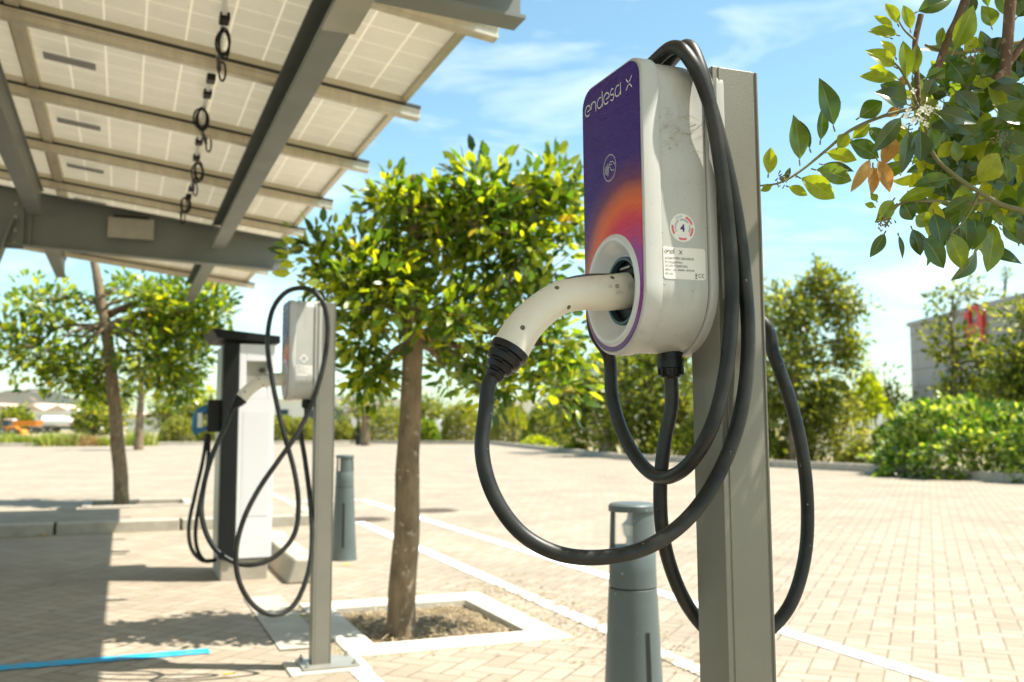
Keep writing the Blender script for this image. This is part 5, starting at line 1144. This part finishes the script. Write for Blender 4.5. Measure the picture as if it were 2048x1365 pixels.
def twig(pts, r0, r1, dy=0.0):
    c = catmull([fl(atY(u, v, Yd + dy)) for u, v in pts], 6); (bb_ if r0 > .0034 else b).tube(c, [r0 + (r1 - r0) * i / (len(c) - 1) for i in range(len(c))], 9)
twig([(1836, 215), (1765, 233), (1700, 262), (1650, 303), (1600, 343), (1560, 366), (1520, 372)], .0028, .0012)
twig([(1836, 215), (1818, 170), (1795, 132), (1770, 118)], .0026, .0011); twig([(1838, 215), (1834, 150), (1830, 90), (1842, 30)], .0035, .0042, .01)
twig([(1830, 80), (1810, 62), (1796, 40)], .0018, .0010); twig([(1868, 160), (1895, 80), (1915, 40), (1938, -20), (1950, -60)], .0052, .0066, .02)
twig([(2010, 150), (2016, 70), (2022, -10), (2030, -80)], .0076, .0080, .0); twig([(2012, 140), (1990, 158)], .006, .003); twig([(2080, 40), (2045, 90), (2012, 135)], .0042, .0050)
twig([(1845, 225), (1865, 305), (1905, 348), (1960, 385), (2010, 412), (2090, 430)], .0026, .0036); twig([(1990, 398), (1930, 408), (1860, 402), (1800, 408), (1770, 455)], .0028, .0014, .01)
twig([(1850, 90), (1890, 105), (1930, 105), (1990, 95), (2060, 80)], .0020, .0030, .03); twig([(1960, 386), (1930, 440), (1900, 470)], .0018, .0010); twig([(1795, 408), (1772, 430), (1762, 445)], .0018, .0010)
b.build('twigs', 'twig', ft, smooth=80); bb_.build('boughs', plain('near_bark', (0.17, 0.10, 0.055), (0.085, 0.05, 0.03), 60, .85, bump=.8, bscale=140, bdist=.003, specks=(110, .6, (.28, .21, .14)), stretch=(1, 1, .35)), ft, smooth=80)
b = MB()
for pts, r in TW: b.tube(pts, r, 5)
b.build('petioles', 'twig', ft, smooth=80)['kind'] = 'stuff'
b = MB(); pth = [fl(atY(2030, -80, Yd)), Vector((-.55, -.35, 1.95)), Vector((-.25, -.15, 2.0)), Vector((0, 0, 1.75))]
b.tube(catmull(pth, 6), [.0085 + .001 * i for i in range(19)], 12); b.tube(catmull([fl(atY(2090, 430, Yd)), Vector((-.45, -.3, 1.5)), Vector((0, 0, 1.35))], 6), [.0045 + .001 * i for i in range(13)], 10)
b.tube(catmull([fl(atY(1950, -60, Yd + .02)), Vector((-.6, -.4, 2.1)), Vector((-.1, 0, 2.1))], 6), [.008 + .0008 * i for i in range(13)], 10)
b.tube(catmull([fl(atY(2060, 80, Yd + .03)), Vector((-.5, -.3, 1.7)), Vector((0, 0, 1.55))], 6), [.005 + .001 * i for i in range(13)], 10)
b.build('limbs', 'bark', ft, smooth=80)
b = MB(); b.tube(catmull([(0, 0, -.05), (.02, 0, .7), (-.01, .01, 1.5), (0, 0, 2.3)], 8), [.075 - .0016 * i for i in range(25)], 18); b.build('trunk', 'bark', ft, smooth=80)
b = MB(); rr_ = random.Random(2)
for i in range(15):
    c = fl(atY(1836 + rr_.gauss(0, 17), 224 + rr_.gauss(0, 13), Yd - .02 - rr_.uniform(0, .02)))
    for k in range(4):
        a = math.pi / 2 * k + rr_.uniform(0, .5); e = Vector((math.cos(a), -.35, math.sin(a))) * .0048; f_ = Vector((-math.sin(a), 0, math.cos(a))) * .0019; b.add([c, c + e * .6 + f_, c + e, c + e * .6 - f_], [(0, 1, 2, 3)])
b.build('flowers', 'petal', ft)
BUD = plain('dark_buds', (0.10, 0.075, 0.03), (0.22, 0.19, 0.06), 90, .7)
for (cu, cv, s_, n) in ((1836, 226, 17, 60), (1568, 358, 8, 22), (1768, 446, 8, 20), (1945, 115, 10, 20), (2000, 276, 9, 14)):
    b = MB()
    for i in range(n):
        c = fl(atY(cu + rr_.gauss(0, s_), cv + rr_.gauss(0, s_ * .8), Yd + rr_.uniform(-.015, .01))); e = Vector((rr_.uniform(-1, 1), rr_.uniform(-1, .3), rr_.uniform(-1, 1))).normalized() * .006
        b.tube([c, c + e], [.0006, .0012], 5)
    b.build('bud_cluster', BUD, ft)

# ------------------------------------------------------------------ background buildings, vehicles, lamps
def lamp_post(u, vb, vt, Y, r0, label):
    g_ = atY(u, vb, Y); t_ = atY(u, vt, Y); r = thing('street_lamp', label, 'street lamp', (g_.x, g_.y, 0), 0, 'street lamps')
    MB().lathe([(0, r0 * 1.8), (.5, r0 * 1.8), (.55, r0), (t_.z - .2, r0 * .6)], (0, 0, 0), EZ, 14).build('pole', 'cab_dark', r, smooth=40)
    MB().lathe([(t_.z - .25, .05), (t_.z - .2, .3), (t_.z - .05, .34), (t_.z, .12), (t_.z + .05, .02)], (0, 0, 0), EZ, 20).build('lamp_head', 'cab_dark', r, smooth=40)
lamp_post(716, 882, 418, 50, .07, 'thin dark lamp post left of the young tree'); lamp_post(1254, 905, 560, 33, .075, 'dark lamp post partly hidden by the wallbox and cable')
def slab(mb, u0, u1, v0, v1, Y, dep):
    a = atY(u0, v1, Y); c = atY(u1, v0, Y); mb.box(((a.x + c.x) / 2, Y + dep / 2, (a.z + c.z) / 2), (abs(c.x - a.x), dep, c.z - a.z)); return mb
def low_building(label, u0, u1, vt, Y, roofh, dep, wallm='wall_white', roofm='roof', wins=4, bays=1):
    a = atY(u0, vt, Y); c = atY(u1, vt, Y); wd = c.x - a.x; zt = a.z; r = thing('low_building', label, 'building', ((a.x + c.x) / 2, Y, 0), 0, 'low buildings in the distance')
    b = MB(); b.box((0, dep / 2, zt / 2 - .03), (wd, dep, zt + .06)); b.build('wall', wallm, r)
    b = MB(); n = bays; w1 = wd / n
    for k in range(n):
        x0 = -wd / 2 + k * w1; b.add([(x0 - .2, -.3, zt), (x0 + w1 - .02, -.3, zt), (x0 + w1 / 2, -.3, zt + roofh), (x0 - .2, dep + .3, zt), (x0 + w1 - .02, dep + .3, zt), (x0 + w1 / 2, dep + .3, zt + roofh)], [(0, 1, 2), (5, 4, 3), (0, 2, 5, 3), (1, 4, 5, 2), (0, 3, 4, 1)])
    b.build('roof', roofm, r)
    for k in range(wins):
        x = -wd / 2 + (k + .5) * wd / wins; b = MB(); b.box((x, -.04, zt * .55), (wd / wins * .35, .08, zt * .3)); b.build('window', 'window', r)
    return r
low_building('long low white shed with a pale ridge roof at far left under the hill', 42, 188, 822, 260, 1.6, 25, 'wall_white', 'roof', 5, 3)
low_building('beige wide shed further back below the hill', -60, 110, 815, 320, 1.4, 25, 'wall_beige', 'roof', 6, 2)
low_building('white shed between the far trees left of the umbrella tree', 105, 178, 830, 210, 1.3, 18, 'wall_white', 'wall_white', 3, 1)
low_building('low pale house with a light roof right of the umbrella tree', 284, 346, 832, 150, .9, 12, 'wall_white', 'roof', 2, 1)
low_building('small pale house just left of the low pale house', 246, 284, 836, 170, 1.0, 12, 'wall_white', 'roof', 2, 1)
low_building('long brown garden wall shed beyond the grass tufts', 176, 240, 854, 110, .2, 2, 'wall_beige', 'wall_beige', 0, 1)
low_building('large pale warehouse wall seen behind the smaller charging post', 540, 815, 800, 130, .5, 30, 'wall_white', 'wall_white', 5, 1)
low_building('pale warehouse seen under the crown of the young tree', 960, 1180, 806, 150, .5, 30, 'wall_white', 'wall_white', 4, 1)
# grey clad building at right
gb = thing('office_building', 'grey clad building with a red sign behind trees at the right', 'building', (29.5, 50, 0))
b = MB(); b.box((0, 0, 3.5), (9, 22, 7.4)); b.build('wall', 'cladding', gb); b = MB(); b.box((0, 0, 7.3), (9.3, 22.3, .25)); b.build('roof', 'cladding', gb)
for y in (-8, -4.5, -1, 2.5, 6):
    b = MB(); b.box((-4.51, y, 3.4), (.08, 2.2, 1.2)); b.build('window', 'window', gb)
b = MB(); yy = 2.2; zz = 6.2
for dy in (-.75, .75): b.box((-4.6, yy + dy, zz), (.2, .55, 1.9))
b.box((-4.6, yy, zz), (.2, 1.0, .55)); b.box((-4.6, yy, zz + 1.1), (.2, 1.2, .3)); b.build('sign', 'red', gb)
# fence
fn = thing('picket_fence', 'white picket fence between the trees and the flowering bush', 'fence', (11.7, 31, 0)); b = MB()
for x in np.arange(-2.2, 2.2, .13): b.box((x, 0, .62), (.05, .03, 1.2))
b.build('pickets', 'fence', fn); b = MB(); b.box((0, .035, .25), (4.5, .03, .07)); b.box((0, .035, .95), (4.5, .03, .07)); b.build('rails', 'fence', fn)
for x in (-2.2, 0, 2.2): MB().box((x, .06, .68), (.11, .11, 1.4)).build('post', 'fence', fn)
# tanker lorry
def wheel(parent, x, y, r, w_=.3):
    MB().lathe([(-w_ / 2, r * .6), (-w_ / 2, r * .95), (0, r), (w_ / 2, r * .95), (w_ / 2, r * .6)], (x, y, r), EY, 24).build('tyre', 'tyre', parent, smooth=40)
    MB().lathe([(-w_ / 2 + .04, .001), (-w_ / 2 + .02, r * .6), (w_ / 2 - .02, r * .6), (w_ / 2 - .04, .001)], (x, y, r), EY, 20).build('rim', 'steel', parent)
g_ = atY(128, 866, 118); tk = thing('tanker_truck', 'white tanker lorry with an orange cab parked on the dirt at far left', 'truck', (g_.x, 118, 0)); tk.scale = (.8, .8, .8)
MB().lathe([(-3.0, .01), (-3.0, .55), (-2.8, .85), (1.6, .85), (1.8, .55), (1.8, .01)], (-.4, 0, 1.75), EX, 24).build('tank', 'tankwhite', tk, smooth=40)
b = MB(); b.box((0, 0, .8), (6.6, 1.0, .25)); b.build('chassis', 'tyre', tk)
cabn = MB().box((2.55, 0, 1.75), (1.5, 2.1, 1.7)).build('cab', 'orange', tk, bevel=.15); MB().box((2.6, -1.07, 2.1), (.8, .06, .6)).build('window', 'window', cabn)
for x in (-2.6, -1.5, 2.4):
    for y in (-.95, .95): wheel(tk, x, y, .5)
g_ = atY(55, 866, 112); tk = thing('dump_truck', 'orange dump truck standing left of the white tanker', 'truck', (g_.x, 112, 0)); tk.scale = (.75, .75, .75)
b = MB(); b.add([(-1.7, -1.0, 1.15), (1.6, -1.0, 1.15), (1.9, -1.15, 2.0), (-2.0, -1.15, 2.0), (-1.7, 1.0, 1.15), (1.6, 1.0, 1.15), (1.9, 1.15, 2.0), (-2.0, 1.15, 2.0)], [(0, 1, 2, 3), (7, 6, 5, 4), (0, 4, 5, 1), (1, 5, 6, 2), (3, 7, 4, 0)]); b.build('tipper', 'orange', tk)
b = MB(); b.box((-.2, 0, .85), (4.6, .9, .25)); b.build('chassis', 'tyre', tk); cabn = MB().box((-2.7, 0, 1.5), (1.1, 2.0, 1.5)).build('cab', 'tankwhite', tk, bevel=.1); MB().box((-2.75, -1.02, 1.85), (.6, .06, .5)).build('window', 'window', cabn)
for x in (-2.5, 1.0):
    for y in (-.95, .95): wheel(tk, x, y, .52)
g_ = atY(18, 866, 100); tk = thing('wheel_loader', 'orange wheel loader with a dark cab at the left picture edge', 'loader', (g_.x, 100, 0)); tk.scale = (.62, .62, .62)
MB().box((.3, 0, 1.0), (2.2, 1.2, .8)).build('body', 'orange', tk, bevel=.12); cabn = MB().box((-.3, 0, 1.9), (1.0, 1.1, 1.1)).build('cab', 'window', tk, bevel=.08); MB().box((-.3, 0, 2.5), (1.15, 1.25, .1)).build('roof', 'orange', cabn)
b = MB(); b.bar((1.2, 0, 1.2), (2.4, 0, .5), .8, .2); b.build('arm', 'orange', tk); b = MB(); b.prism([(0, 0), (.7, 0), (.2, .8), (0, .8)], (2.2, -1.0, .1), EX, EZ, EY, 2.0); b.build('bucket', 'orange', tk)
for x in (-.7, 1.0):
    for y in (-.8, .8): wheel(tk, x, y, .6, .4)
# red and white low barrier thing: small parked car beyond the bushes
g_ = atY(900, 872, 70); cr = thing('parked_car', 'small pale car half hidden between two bushes', 'car', (g_.x + .2, 70, 0)); prof = [(-1.9, .3), (1.9, .3), (1.95, .75), (1.1, .9), (.6, 1.4), (-.9, 1.4), (-1.6, .9), (-1.95, .8)]
MB().prism(prof, (0, -.8, 0), EX, EZ, EY, 1.6).build('body', 'tankwhite', cr, bevel=.06); MB().prism([(-.85, .95), (.85, .95), (.5, 1.32), (-.75, 1.32)], (0, -.82, 0), EX, EZ, EY, 1.64).build('window', 'window', cr)
for x in (-1.2, 1.2):
    for y in (-.72, .72): wheel(cr, x, y, .32, .18)
# hill
b = MB(); nx, ny = 90, 16; vs = []
def hill_h(u):
    pts = [(-700, 30), (-300, 50), (-60, 70), (0, 78), (25, 88), (36, 82), (48, 70), (70, 56), (100, 44), (130, 34), (170, 26), (230, 16), (300, 8), (420, 3), (1700, 4), (1790, 28), (1900, 34), (2500, 20)]
    for (a, ha), (c, hc) in zip(pts, pts[1:]):
        if a <= u <= c: return ha + (hc - ha) * (u - a) / (c - a)
    return 3
for i in range(nx + 1):
    u = -700 + 3200 * i / nx
    for j in range(ny + 1):
        Y = 850 + 500 * j / ny; s_ = math.sin(math.pi * min(1, j / ny * 1.0) / 1.0) if j < ny else 0; x = (u - 1024) / F_PX * 1000; hh = hill_h(u) * 1000 / F_PX * s_ * (1 + .12 * noise.noise(Vector((x * .03, Y * .02, 0))))
        vs.append((x * (Y / 1000) ** .3, Y, hh - .5))
b.add(vs, [(i * (ny + 1) + j, (i + 1) * (ny + 1) + j, (i + 1) * (ny + 1) + j + 1, i * (ny + 1) + j + 1) for i in range(nx) for j in range(ny)])
tag(b.build('hills', 'hill', smooth=70), kind='structure')
